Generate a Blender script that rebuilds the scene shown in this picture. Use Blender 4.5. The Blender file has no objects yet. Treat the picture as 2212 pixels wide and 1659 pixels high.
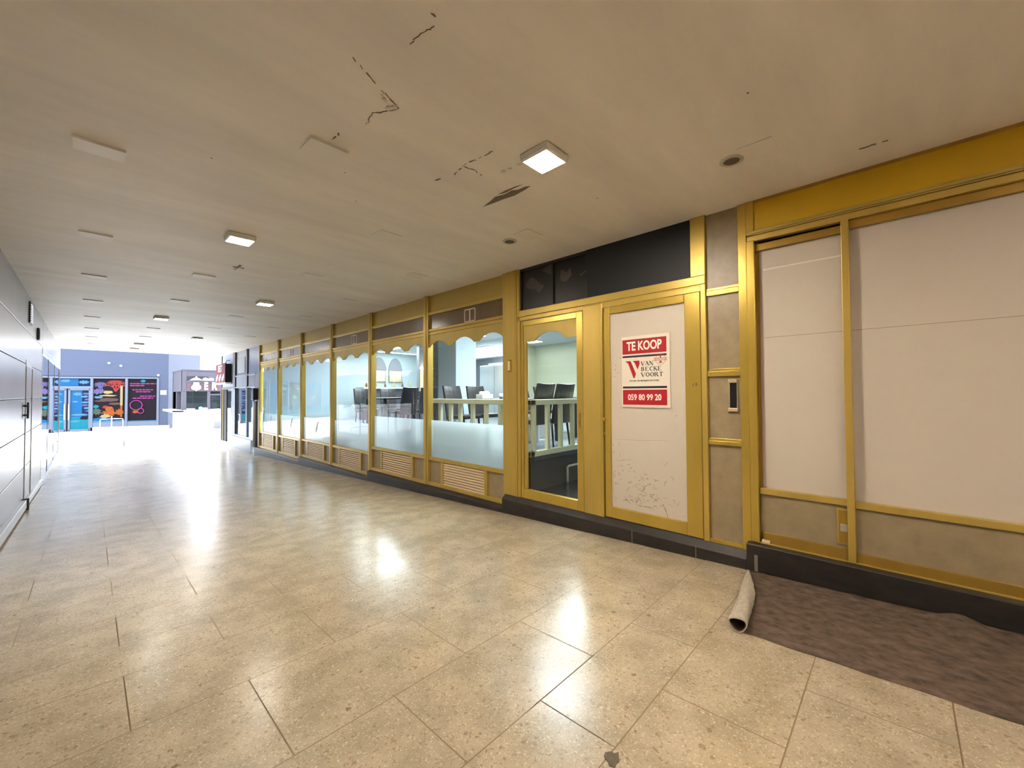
import bpy, bmesh, math, random
from mathutils import Vector, Matrix
R = random.Random(7)
SC = bpy.context.scene
COL = SC.collection
PI = math.pi

# ------------------------------------------------------------------ helpers
def lin(r, g, b):
    f = lambda c: (c/255/12.92 if c/255 <= .04045 else ((c/255+.055)/1.055)**2.4)
    return (f(r), f(g), f(b), 1)

def sun(r, g, b, k=.075): return tuple(c*k for c in lin(r, g, b)[:3])+(1,)

class MB:
    def __init__(s): s.bm = bmesh.new(); s.mi = 0
    def _f(s, vs):
        try: f = s.bm.faces.new(vs); f.material_index = s.mi; return f
        except ValueError: return None
    def box(s, x0, x1, y0, y1, z0, z1):
        v = [s.bm.verts.new((x, y, z)) for x in (x0, x1) for y in (y0, y1) for z in (z0, z1)]
        for q in ((0,1,3,2),(4,6,7,5),(0,4,5,1),(2,3,7,6),(0,2,6,4),(1,5,7,3)): s._f([v[i] for i in q])
        return s
    def hexa(s, p):      # 8 points: bottom 4 then top 4 (ring order)
        v = [s.bm.verts.new(q) for q in p]
        for q in ((3,2,1,0),(4,5,6,7),(0,1,5,4),(1,2,6,5),(2,3,7,6),(3,0,4,7)): s._f([v[i] for i in q])
        return s
    def prism(s, pts, ax, a0, a1):   # 2-D outline extruded along axis ax
        def P(p, a):
            return {'x': (a, p[0], p[1]), 'y': (p[0], a, p[1]), 'z': (p[0], p[1], a)}[ax]
        A = [s.bm.verts.new(P(p, a0)) for p in pts]; B = [s.bm.verts.new(P(p, a1)) for p in pts]
        n = len(pts)
        s._f(A[::-1]); s._f(B)
        for i in range(n): s._f([A[i], A[(i+1) % n], B[(i+1) % n], B[i]])
        return s
    def tube(s, pts, r, seg=10, caps=True, closed=False):
        pts = [Vector(p) for p in pts]; n = len(pts)
        rs = r if isinstance(r, (list, tuple)) else [r]*n
        rings = []; up = None
        for i, p in enumerate(pts):
            if closed: d = pts[(i+1) % n]-pts[i-1]
            else: d = pts[min(i+1, n-1)]-pts[max(i-1, 0)]
            d.normalize()
            if up is None:
                up = Vector((0,0,1)) if abs(d.z) < .9 else Vector((1,0,0))
            u = d.cross(up).normalized(); up = u.cross(d).normalized()
            rings.append([s.bm.verts.new(p+rs[i]*(math.cos(2*PI*k/seg)*u+math.sin(2*PI*k/seg)*up)) for k in range(seg)])
        m = n if closed else n-1
        for i in range(m):
            a, b = rings[i], rings[(i+1) % n]
            for k in range(seg): s._f([a[k], a[(k+1) % seg], b[(k+1) % seg], b[k]])
        if caps and not closed: s._f(rings[0][::-1]); s._f(rings[-1])
        return s
    def lathe(s, prof, c, seg=24):   # profile (r,z) around vertical axis at c
        rings = [[s.bm.verts.new((c[0]+r*math.cos(2*PI*k/seg), c[1]+r*math.sin(2*PI*k/seg), c[2]+z)) for k in range(seg)] for r, z in prof]
        for a, b in zip(rings, rings[1:]):
            for k in range(seg): s._f([a[k], a[(k+1) % seg], b[(k+1) % seg], b[k]])
        s._f(rings[0][::-1]); s._f(rings[-1])
        return s
    def add(s, me, M):
        b2 = bmesh.new(); b2.from_mesh(me); b2.transform(M)
        mp = {v: s.bm.verts.new(v.co) for v in b2.verts}
        for f in b2.faces: s._f([mp[v] for v in f.verts])
        b2.free(); return s
    def build(s, name, mats, parent=None, bevel=0, smooth=False, recalc=True):
        bm = s.bm
        if recalc: bmesh.ops.recalc_face_normals(bm, faces=bm.faces)
        if parent is not None:
            w = Vector(parent.get('_o', (0,0,0)))
            if w.length: bmesh.ops.translate(bm, vec=-w, verts=bm.verts)
        me = bpy.data.meshes.new(name); bm.to_mesh(me); bm.free()
        for m in (mats if isinstance(mats, (list, tuple)) else [mats]): me.materials.append(m)
        if smooth:
            for p in me.polygons: p.use_smooth = True
        o = bpy.data.objects.new(name, me); COL.objects.link(o)
        if parent is not None: o.parent = parent
        if bevel:
            b = o.modifiers.new('edge', 'BEVEL'); b.width = bevel; b.segments = 2; b.limit_method = 'ANGLE'; b.angle_limit = .7
        return o

def tag(o, label, cat, group=None, kind=None):
    if label: o['label'] = label
    if cat: o['category'] = cat
    if group: o['group'] = group
    if kind: o['kind'] = kind
    return o
def thing(name, loc, label, cat, group=None, kind=None, world=True, rot=0):
    o = bpy.data.objects.new(name, None); COL.objects.link(o); o.location = loc; o.rotation_euler.z = rot
    o.empty_display_size = .05
    if world: o['_o'] = tuple(loc)
    return tag(o, label, cat, group, kind)
def B(*a): return MB().box(*a)
def dup(root, loc, rot, label, group=None):
    r = root.copy(); COL.objects.link(r); r.location = loc; r.rotation_euler.z = rot; r['label'] = label
    if group: r['group'] = group
    for ch in list(root.children):
        c = ch.copy(); COL.objects.link(c); c.parent = r
        for g in ch.children:
            d = g.copy(); COL.objects.link(d); d.parent = c
    return r

# ------------------------------------------------------------------ materials
def mat(name, col, rough=.5, metal=0, noise=0, nscale=6, stretch=(1,1,1), bump=0, col2=None, spec=.5, emit=None, estr=0, detail=6, coat=0):
    m = bpy.data.materials.new(name); m.use_nodes = True; nt = m.node_tree; N = nt.nodes; L = nt.links
    b = N['Principled BSDF']; b.inputs['Roughness'].default_value = rough; b.inputs['Metallic'].default_value = metal
    b.inputs['Base Color'].default_value = col; b.inputs['Specular IOR Level'].default_value = spec
    if coat: b.inputs['Coat Weight'].default_value = coat; b.inputs['Coat Roughness'].default_value = .15
    if emit: b.inputs['Emission Color'].default_value = emit; b.inputs['Emission Strength'].default_value = estr
    if noise or bump:
        tc = N.new('ShaderNodeTexCoord'); mp = N.new('ShaderNodeMapping'); mp.inputs['Scale'].default_value = stretch
        L.new(tc.outputs['Object'], mp.inputs[0])
        no = N.new('ShaderNodeTexNoise'); no.inputs['Scale'].default_value = nscale; no.inputs['Detail'].default_value = detail
        no.inputs['Roughness'].default_value = .62
        L.new(mp.outputs[0], no.inputs['Vector'])
        if noise:
            cr = N.new('ShaderNodeValToRGB'); e = cr.color_ramp.elements
            e[0].position = .5-.22; e[1].position = .5+.22
            c2 = col2 or tuple(c*(1-noise) for c in col[:3])+(1,)
            e[0].color = c2; e[1].color = col if col2 else tuple(min(1, c*(1+noise*.5)) for c in col[:3])+(1,)
            L.new(no.outputs['Fac'], cr.inputs[0]); L.new(cr.outputs[0], b.inputs['Base Color'])
        if bump:
            bp = N.new('ShaderNodeBump'); bp.inputs['Strength'].default_value = bump; bp.inputs['Distance'].default_value = .01
            L.new(no.outputs['Fac'], bp.inputs['Height']); L.new(bp.outputs[0], b.inputs['Normal'])
    return m
def glass(name, tint=(1,1,1,1), refl=1.0, ior=1.5, gtint=(1,1,1,1)):
    m = bpy.data.materials.new(name); m.use_nodes = True; nt = m.node_tree; N = nt.nodes; L = nt.links
    N.remove(N['Principled BSDF']); out = N['Material Output']
    t = N.new('ShaderNodeBsdfTransparent'); t.inputs[0].default_value = tint
    g = N.new('ShaderNodeBsdfGlossy'); g.inputs['Roughness'].default_value = .012; g.inputs[0].default_value = gtint
    fr = N.new('ShaderNodeFresnel'); fr.inputs['IOR'].default_value = ior
    ge = N.new('ShaderNodeNewGeometry')
    inv = N.new('ShaderNodeMath'); inv.operation = 'SUBTRACT'; inv.inputs[0].default_value = 1; L.new(ge.outputs['Backfacing'], inv.inputs[1])
    mu = N.new('ShaderNodeMath'); mu.operation = 'MULTIPLY'; L.new(fr.outputs[0], mu.inputs[0]); L.new(inv.outputs[0], mu.inputs[1])
    m2 = N.new('ShaderNodeMath'); m2.operation = 'MULTIPLY'; m2.use_clamp = True; L.new(mu.outputs[0], m2.inputs[0]); m2.inputs[1].default_value = refl
    mx = N.new('ShaderNodeMixShader'); L.new(m2.outputs[0], mx.inputs[0]); L.new(t.outputs[0], mx.inputs[1]); L.new(g.outputs[0], mx.inputs[2])
    L.new(mx.outputs[0], out.inputs[0]); return m
def film_mat():
    m = bpy.data.materials.new('frosted film'); m.use_nodes = True; nt = m.node_tree; N = nt.nodes; L = nt.links
    N.remove(N['Principled BSDF']); out = N['Material Output']
    tr = N.new('ShaderNodeBsdfTranslucent'); tr.inputs[0].default_value = (.86,.9,.92,1)
    di = N.new('ShaderNodeBsdfDiffuse'); di.inputs[0].default_value = (.52,.57,.6,1)
    tp = N.new('ShaderNodeBsdfTransparent'); tp.inputs[0].default_value = (.9,.95,.97,1)
    a = N.new('ShaderNodeMixShader'); a.inputs[0].default_value = .08; L.new(tr.outputs[0], a.inputs[1]); L.new(di.outputs[0], a.inputs[2])
    c = N.new('ShaderNodeMixShader'); c.inputs[0].default_value = .1; L.new(a.outputs[0], c.inputs[1]); L.new(tp.outputs[0], c.inputs[2])
    L.new(c.outputs[0], out.inputs[0]); return m
def floor_mat():
    m = bpy.data.materials.new('terrazzo tile'); m.use_nodes = True; nt = m.node_tree; N = nt.nodes; L = nt.links
    b = N['Principled BSDF']
    tc = N.new('ShaderNodeTexCoord')
    nz = N.new('ShaderNodeTexNoise'); nz.inputs['Scale'].default_value = 45; nz.inputs['Detail'].default_value = 2
    L.new(tc.outputs['Object'], nz.inputs['Vector'])
    mixv = N.new('ShaderNodeMix'); mixv.data_type = 'VECTOR'; mixv.inputs[0].default_value = .035
    L.new(tc.outputs['Object'], mixv.inputs['A']); L.new(nz.outputs['Color'], mixv.inputs['B'])
    def chips(scale, gate, size, soft=.05):
        v = N.new('ShaderNodeTexVoronoi'); v.inputs['Scale'].default_value = scale; L.new(mixv.outputs['Result'], v.inputs['Vector'])
        sep = N.new('ShaderNodeSeparateColor'); L.new(v.outputs['Color'], sep.inputs[0])
        r1 = N.new('ShaderNodeMapRange'); r1.inputs['From Min'].default_value = size; r1.inputs['From Max'].default_value = size-soft*size*4
        L.new(v.outputs['Distance'], r1.inputs['Value'])
        r2 = N.new('ShaderNodeMath'); r2.operation = 'GREATER_THAN'; r2.inputs[1].default_value = gate; L.new(sep.outputs[0], r2.inputs[0])
        r3 = N.new('ShaderNodeMath'); r3.operation = 'MULTIPLY'; L.new(r1.outputs[0], r3.inputs[0]); L.new(r2.outputs[0], r3.inputs[1])
        r4 = N.new('ShaderNodeMath'); r4.operation = 'MULTIPLY'; L.new(r3.outputs[0], r4.inputs[0])
        ad = N.new('ShaderNodeMath'); ad.operation = 'MULTIPLY_ADD'; L.new(sep.outputs[1], ad.inputs[0]); ad.inputs[1].default_value = .6; ad.inputs[2].default_value = .4
        L.new(ad.outputs[0], r4.inputs[1]); return r4.outputs[0]
    n2 = N.new('ShaderNodeTexNoise'); n2.inputs['Scale'].default_value = 5; n2.inputs['Detail'].default_value = 8; L.new(tc.outputs['Object'], n2.inputs['Vector'])
    base = N.new('ShaderNodeValToRGB'); e = base.color_ramp.elements
    e[0].position = .35; e[0].color = lin(149,136,113); e[1].position = .65; e[1].color = lin(170,155,131)
    L.new(n2.outputs['Fac'], base.inputs[0])
    def mixc(fac, a, col, f=1):
        k = N.new('ShaderNodeMix'); k.data_type = 'RGBA'; k.clamp_factor = True
        if f != 1:
            mm = N.new('ShaderNodeMath'); mm.operation = 'MULTIPLY'; mm.inputs[1].default_value = f; L.new(fac, mm.inputs[0]); fac = mm.outputs[0]
        L.new(fac, k.inputs[0]); L.new(a, k.inputs['A']); k.inputs['B'].default_value = col; return k.outputs['Result']
    c = mixc(chips(110, .55, .42), base.outputs[0], lin(212,198,168), .6)
    c = mixc(chips(75, .5, .42), c, lin(140,118,86), .8)
    c = mixc(chips(38, .7, .34), c, lin(134,110,78), .8)
    c = mixc(chips(19, .95, .24), c, lin(98,78,58), .7)
    at = N.new('ShaderNodeAttribute'); at.attribute_name = 'shade'
    hv = N.new('ShaderNodeHueSaturation'); L.new(c, hv.inputs['Color']); L.new(at.outputs['Fac'], hv.inputs['Value'])
    L.new(hv.outputs[0], b.inputs['Base Color'])
    n3 = N.new('ShaderNodeTexNoise'); n3.inputs['Scale'].default_value = 1.7; n3.inputs['Detail'].default_value = 5; L.new(tc.outputs['Object'], n3.inputs['Vector'])
    rr = N.new('ShaderNodeMapRange'); rr.inputs['From Min'].default_value = .3; rr.inputs['From Max'].default_value = .7
    rr.inputs['To Min'].default_value = .205; rr.inputs['To Max'].default_value = .262
    L.new(n3.outputs['Fac'], rr.inputs['Value']); L.new(rr.outputs[0], b.inputs['Roughness'])
    b.inputs['Specular IOR Level'].default_value = .5
    mp = N.new('ShaderNodeMapping'); mp.inputs['Scale'].default_value = (.6, 3.2, 1); L.new(tc.outputs['Object'], mp.inputs[0])
    n4 = N.new('ShaderNodeTexNoise'); n4.inputs['Scale'].default_value = 1.2; n4.inputs['Detail'].default_value = 3; L.new(mp.outputs[0], n4.inputs['Vector'])
    bp = N.new('ShaderNodeBump'); bp.inputs['Strength'].default_value = .03; bp.inputs['Distance'].default_value = .02
    L.new(n4.outputs['Fac'], bp.inputs['Height']); L.new(bp.outputs[0], b.inputs['Normal'])
    return m

GOLD = mat('gold painted metal', lin(197,167,82), .36, .45, .16, 3, (1,1,.25), .04)
GOLDB = mat('bright gold anodised metal', lin(201,169,75), .27, .55, .12, 3, (1,1,.25), .03)
GPANEL = mat('matt gold panel', lin(184,159,80), .42, .3, .12, 2.5, (1,1,.5))
GDARK = mat('brown gold metal', lin(170,135,58), .34, .5, .15, 4, (1,1,.3))
YEL = mat('yellow fascia', lin(206,164,8), .45, 0, .08, 2)
SMOKE = mat('smoked stone panel', lin(112,92,66), .22, 0, .22, 5, (1,1,.2))
STONE = mat('greige stone panel', lin(153,135,102), .38, 0, .2, 9, (1,1,1), .05, detail=10)
PLINTH = mat('black bluestone', lin(44,40,37), .42, 0, .5, 7, (1,1,2.5), .25, detail=9)
BOARD = mat('white board', lin(202,190,174), .55, 0, .05, 1.2)
BLACK = mat('black panel', lin(16,16,19), .55, 0)
BLKF = mat('dark frame', lin(38,35,33), .5)
DARKG = mat('dark window film', lin(20,18,15), .35, 0)
TAPE = mat('torn grey paper', lin(74,70,66), .7, 0, .2, 20)
CEIL = mat('painted ceiling', lin(237,229,219), .6, 0, .13, 1.1, (.5,2.2,1), .05, detail=8)
PLATE = mat('painted cover plate', lin(230,222,212), .55)
CRACK = mat('cracked plaster', lin(128,112,92), .9, 0, .4, 25)
PEEL = mat('bare grey plaster', lin(122,108,88), .9, 0, .45, 16, (1,4,1))
FLAKE = mat('lifted paint flake', lin(225,214,198), .6)
WHITEP = mat('white plastic', lin(225,222,215), .35)
RING = mat('white painted ring', lin(198,188,172), .45)
METALW = mat('satin metal panel', lin(148,147,151), .26, .1, .05, 1, (.3,1,1), .02)
JOINT = mat('dark joint', lin(70,66,68), .7)
ALU = mat('aluminium', lin(170,168,166), .32, .7)
DKGREY = mat('dark grey metal', lin(58,58,62), .4, .2)
BLACKM = mat('black metal', lin(14,14,15), .4, .2)
LEATHER = mat('dark brown leather', lin(46,42,44), .35, 0, .15, 12, bump=.08)
CREAM = mat('cream painted wood', lin(226,224,190), .45, 0, .06, 5)
RWALL = mat('pale yellow plaster wall', lin(196,198,172), .6, 0, .05, 1.5, (1,1,3))
RWHITE = mat('white plaster wall', lin(196,206,210), .6, 0, .03, 2)
RGREY = mat('grey tiled wall', lin(120,124,132), .4, 0, .1, 5)
RFLOOR = mat('grey vinyl floor', lin(120,130,142), .28, 0, .12, 3)
RDARK = mat('black stone floor', lin(36,36,38), .22, 0, .3, 6)
RISER = mat('black riser board', lin(30,29,28), .5)
STEEL = mat('brushed steel', lin(205,212,216), .3, .6, .05, 3, (1,1,.1))
TABLET = mat('black table top', lin(24,23,25), .3)
FELT = mat('brown felt', lin(102,86,73), .95, 0, .6, 13, (1.5,1,1), .9, detail=10, spec=.1)
FELTB = mat('grey felt underside', lin(176,164,146), .95, 0, .25, 40, (1,1,1), .6, spec=.1)
FSTAIN = mat('floor stain', lin(92,80,64), .8, 0, .3, 40)
RED = mat('red print', lin(172,10,24), .45)
SIGNW = mat('sign board white', lin(224,212,195), .4)
NAVY = mat('navy print', lin(24,30,48), .45)
INK = mat('black print', lin(36,32,30), .5)
WTXT = mat('white print', lin(248,232,222), .45)
MARK = mat('scuff mark', lin(150,128,104), .9, 0, .3, 60)
BRASS = mat('brass', lin(200,160,70), .3, .9)
GLASS = glass('shop glass', (.93,.97,.97,1), 1.25)
MGLASS = glass('dark mirror glass', (.12,.14,.17,1), 1.6, 1.9)
FILM = film_mat()
FLOOR = floor_mat()
GROUT = mat('brown grout', lin(120,98,68), .8)
WARM = (1.0,.80,.52,1)
def lampmat(name, col, s):
    m = bpy.data.materials.new(name); m.use_nodes = True; N = m.node_tree.nodes
    N.remove(N['Principled BSDF']); e = N.new('ShaderNodeEmission'); e.inputs[0].default_value = col; e.inputs[1].default_value = s
    m.node_tree.links.new(e.outputs[0], N['Material Output'].inputs[0]); return m
LAMP = lampmat('warm led diffuser', (1.0,.90,.76,1), 250)
LAMPF = lampmat('far warm led diffuser', (1.0,.93,.80,1), 75)
LAMPR = lampmat('cool led panel', (.86,.95,1.0,1), 13)
LAMPW = lampmat('cool led panel dim', (.9,.97,1.0,1), 17)
LAMPT = lampmat('amber kitchen lamp', (1.0,.78,.5,1), 9)
STREET = mat('pale street paving', lin(225,222,220), .7, 0, .05, .8)
BLUEW = mat('blue grey facade', lin(33,38,52), .7, 0, .05, .6, spec=.15)
FRB = mat('pale blue frame', sun(186,198,226), .7, spec=.1)
KIOSK = mat('mauve grey kiosk panel', sun(164,158,178), .7, spec=.1)
WHITEX = mat('white cladding', lin(238,238,240), .5)
SLATG = mat('slat joint', lin(176,168,172), .6)

# ------------------------------------------------------------------ geometry constants
XW, CZ, XL = 3.80, 3.005, -.677
def fz(x, y): return .0214-.0345*y-.0072*x
YEND = 20.35

# ------------------------------------------------------------------ text / glyphs
def text_mesh(txt, size, sx=1.0, bold=0.0, align='CENTER', thick=.0006, spacing=1.0):
    cu = bpy.data.curves.new('t', 'FONT'); cu.body = txt; cu.size = size; cu.align_x = align; cu.align_y = 'CENTER'
    cu.offset = bold; cu.extrude = thick; cu.space_character = spacing; cu.resolution_u = 3
    o = bpy.data.objects.new('t', cu); COL.objects.link(o)
    dg = bpy.context.evaluated_depsgraph_get(); me = bpy.data.meshes.new_from_object(o.evaluated_get(dg))
    bpy.data.objects.remove(o); bpy.data.curves.remove(cu)
    me.transform(Matrix.Scale(sx, 4, (1,0,0)))
    return me
def M_right(x, y, z): # facing -X : text x -> -Y
    return Matrix(((0,0,-1,x),(-1,0,0,y),(0,1,0,z),(0,0,0,1)))
def M_front(x, y, z): # facing -Y
    return Matrix(((1,0,0,x),(0,0,-1,y),(0,1,0,z),(0,0,0,1)))
SERIF = {  # thick/thin strokes in a unit box: (x0,y0,x1,y1,width)
 'V': ([(.05,1,.45,0,.17),(.86,1,.48,0,.07)], [(.12,1),(.84,1)]),
 'A': ([(.45,1,.08,0,.07),(.42,1,.84,0,.17),(.22,.36,.66,.36,.06)], [(.08,0),(.84,0)]),
 'N': ([(.12,0,.12,1,.07),(.12,1,.84,0,.16),(.84,0,.84,1,.07)], [(.12,0),(.08,1),(.84,1)]),
 'B': ([(.16,0,.16,1,.16),(.16,.97,.52,.97,.06),(.52,.97,.66,.76,.15),(.66,.76,.5,.54,.13),(.5,.54,.16,.54,.06),(.5,.54,.74,.28,.16),(.74,.28,.54,.03,.14),(.54,.03,.16,.03,.06)], []),
 'E': ([(.16,0,.16,1,.16),(.1,.97,.74,.97,.06),(.16,.52,.56,.52,.06),(.1,.03,.78,.03,.06),(.74,.97,.72,.76,.06),(.78,.03,.8,.26,.06)], []),
 'C': ([(.82,.78,.8,.98,.06),(.8,.9,.5,.98,.07),(.5,.98,.2,.75,.13),(.2,.75,.14,.5,.16),(.14,.5,.22,.22,.16),(.22,.22,.54,.02,.12),(.54,.02,.84,.18,.07)], []),
 'K': ([(.16,0,.16,1,.16),(.2,.45,.72,1,.07),(.36,.6,.86,0,.17)], [(.16,0),(.16,1),(.76,1),(.88,0)]),
 'O': ([(.5,.98,.2,.78,.1),(.2,.78,.13,.5,.16),(.13,.5,.2,.22,.16),(.2,.22,.5,.02,.1),(.5,.02,.8,.22,.1),(.8,.22,.87,.5,.16),(.87,.5,.8,.78,.16),(.8,.78,.5,.98,.1)], []),
 'R': ([(.16,0,.16,1,.16),(.16,.97,.54,.97,.06),(.54,.97,.7,.76,.15),(.7,.76,.52,.52,.13),(.52,.52,.16,.52,.06),(.44,.52,.86,0,.17)], [(.16,0),(.88,0)]),
 'T': ([(.5,0,.5,1,.16),(.1,.97,.9,.97,.07),(.1,.97,.1,.76,.06),(.9,.97,.9,.76,.06)], [(.5,0)])}
def serif_word(mb, word, M, h, w):
    x = 0
    for ch in word:
        st, sf = SERIF[ch]
        def seg(x0, y0, x1, y1, t):
            a = Vector((x+x0*w, y0*h, 0)); b = Vector((x+x1*w, y1*h, 0)); d = (b-a).normalized(); n = Vector((-d.y, d.x, 0))*t*w*.62
            d *= .02*w
            vs = [mb.bm.verts.new(M @ (p+Vector((0,0,.0006)))) for p in (a-n-d, b-n+d, b+n+d, a+n-d)]
            mb._f(vs)
        for s_ in st: seg(*s_)
        for px, py in sf: seg(px-.16, py+(.025 if py < .5 else -.025), px+.16, py+(.025 if py < .5 else -.025), .05)
        x += w*1.02
    return mb

# ------------------------------------------------------------------ setting: floor
def build_floor():
    ys = [.353,.859,1.252,1.80,2.48,3.03,3.437,3.94]
    wd = [.50,.39,.55,.68,.55,.41,.50]
    i = 0
    while ys[-1] < YEND: ys.append(ys[-1]+wd[i % 7]); i += 1
    ys[-1] = YEND
    lo = [ys[0]]; i = 0
    while lo[-1] > -8.9: lo.append(lo[-1]-wd[::-1][i % 7]); i += 1
    k0 = len(lo)-1; ys = lo[::-1][:-1]+ys
    bm = bmesh.new(); lay = bm.loops.layers.float_color.new('shade')
    g = .0028
    def quad(x0, x1, y0, y1, dz, mi, sh):
        f = bm.faces.new([bm.verts.new((x, y, fz(x, y)+dz)) for x, y in ((x0,y0),(x1,y0),(x1,y1),(x0,y1))]); f.material_index = mi
        for l in f.loops: l[lay] = (sh, sh, sh, 1)
    quad(XL-.05, XW+.02, -9, YEND, -.0022, 1, 1)
    for r in range(len(ys)-1):
        cls = .145 if (r-k0) % 2 == 0 else .593
        x = cls-.897*2
        while x < XW:
            a, b_ = max(x, XL-.02), min(x+.897, XW+.01)
            if b_ > a+.02: quad(a+g, b_-g, ys[r]+g, ys[r+1]-g, 0, 0, 1+R.uniform(-.035,.035))
            x += .897
    me = bpy.data.meshes.new('floor'); bm.to_mesh(me); bm.free(); me.materials.append(FLOOR); me.materials.append(GROUT)
    o = bpy.data.objects.new('floor', me); COL.objects.link(o)
    tag(o, 'cream terrazzo tile floor sloping down along the arcade', 'floor', kind='structure')
    # chewing-gum like stain
    bl = MB(); c = (1.437,.837)
    pts = [(c[0]+.045*R.uniform(.55,1.2)*math.cos(a), c[1]+.03*R.uniform(.6,1.3)*math.sin(a)) for a in [2*PI*k/13 for k in range(13)]]
    bl.prism(pts, 'z', fz(*c)+.0005, fz(*c)+.003).build('floor_stain', FSTAIN, o)
    return o
build_floor()

# ------------------------------------------------------------------ setting: ceiling
ceil = tag(B(XL-.3, XW+.6, -9.2, YEND, CZ, CZ+.3).build('ceiling', CEIL), 'stained cream plaster ceiling over the arcade', 'ceiling', kind='structure')
def strip(mb, pts, w, z0=CZ-.003, z1=CZ+.002):
    for a, b in zip(pts, pts[1:]):
        a = Vector(a); b = Vector(b); n = int((b-a).length/.03)+1
        for i in range(n):
            p = a+(b-a)*(i/n); q = a+(b-a)*((i+1)/n)
            d = (q-p).normalized(); m = Vector((-d.y, d.x))
            w0 = w*R.uniform(.2,1.3); j = m*R.uniform(-.005,.005); p += j; q += m*R.uniform(-.006,.006)
            if R.random() < .2: continue
            P = [(p-m*w0*.5), (q-m*w0*.4), (q+m*w0*.4), (p+m*w0*.5)]
            mb.prism([(v.x, v.y) for v in P], 'z', z0, z1)
mb = MB(); strip(mb, [(.84,1.83),(.95,1.88),(1.06,1.93),(1.17,1.98),(1.13,2.06),(1.09,2.12),(1.11,2.24)], .006); mb.build('crack', CRACK, ceil)
mb = MB(); strip(mb, [(1.02,1.40),(1.0,1.46),(.98,1.60)], .0035); strip(mb, [(1.03,2.52),(1.035,2.43)], .01); mb.build('crack', CRACK, ceil)
mb = MB(); strip(mb, [(1.81,2.30),(1.79,2.2),(1.78,2.1),(1.80,2.02),(1.81,1.87)], .007); strip(mb, [(1.80,2.17),(1.87,2.15),(1.96,2.17)], .008); strip(mb, [(1.76,2.46),(1.79,2.40)], .014); mb.build('crack', CRACK, ceil)
mb = MB(); strip(mb, [(1.22,5.95),(1.26,5.92),(1.33,5.93)], .05); strip(mb, [(1.27,5.8),(1.26,6.05)], .03); mb.build('crack', CRACK, ceil)
mb = MB(); strip(mb, [(2.03,2.03),(2.05,1.83)], .022, CZ-.006); mb.build('paint_flake', FLAKE, ceil)
mb = MB(); strip(mb, [(1.15,1.965),(1.115,2.05)], .03, CZ-.008); strip(mb, [(1.05,1.95),(1.12,1.99)], .02, CZ-.006); mb.build('paint_flake', FLAKE, ceil)
MB().prism([(2.30,2.53),(2.315,2.42),(2.325,2.31),(2.345,2.2),(2.335,2.08),(2.32,2.01),(2.30,2.05),(2.295,2.12),(2.27,2.16),(2.275,2.24),(2.25,2.33),(2.27,2.4)], 'z', CZ-.0015, CZ+.002).build('bare_plaster_patch', PEEL, ceil)
MB().prism([(2.24,2.29),(2.262,2.22),(2.258,2.12),(2.262,2.04),(2.245,2.1),(2.235,2.19)], 'z', CZ-.0015, CZ+.002).build('bare_plaster_patch', PEEL, ceil)
mb = MB()
for (x, y) in [(.98,1.38),(1.25,2.84),(2.4,.55),(2.85,1.75),(1.5,3.2),(.55,3.3),(2.0,5.0)]:
    mb.prism([(x+(.012 if y < 1.5 and x < 1 else .007)*R.uniform(.5,1.3)*math.cos(a), y+.006*R.uniform(.5,1.3)*math.sin(a)) for a in [2*PI*k/8 for k in range(8)]], 'z', CZ-.0012, CZ+.001)
mb.build('plaster_chip', CRACK, ceil)
strip(mb := MB(), [(3.48,.02),(3.47,.16)], .012); mb.build('crack', CRACK, ceil)

# square ceiling lamps
def lamp(x, y, label, m, first=[None]):
    t = thing('ceiling_lamp', (x, y, CZ), label, 'ceiling lamp', 'square ceiling lamps of the arcade')
    h = MB()
    h.hexa([(x-.112,y-.112,CZ-.05),(x+.112,y-.112,CZ-.05),(x+.112,y+.112,CZ-.05),(x-.112,y+.112,CZ-.05),
            (x-.118,y-.118,CZ),(x+.118,y-.118,CZ),(x+.118,y+.118,CZ),(x-.118,y+.118,CZ)])
    h.build('housing', WHITEP, t, .01)
    s = .098
    B(x-s, x+s, y-s, y+s, CZ-.0502, CZ-.049).build('diffuser', m, t)
lamp(2.08,1.68,'largest lit square ceiling lamp, beside the peeling paint patch', LAMP)
lamp(1.03,4.75,'lit square ceiling lamp second nearest, above the middle of the floor', LAMP)
lamp(2.07,7.83,'lit square ceiling lamp third nearest, towards the yellow shop windows', LAMPF)
lamp(1.0,10.82,'lit square ceiling lamp fourth nearest, near the centre of the ceiling', LAMPF)
lamp(2.06,14.05,'smallest lit square ceiling lamp, furthest along near the bright end', LAMPF)
lamp(1.03,-1.40,'lit square ceiling lamp just behind the viewpoint, out of the picture', LAMP)
lamp(2.08,-4.4,'lit square ceiling lamp furthest behind the viewpoint, out of the picture', LAMP)

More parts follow.
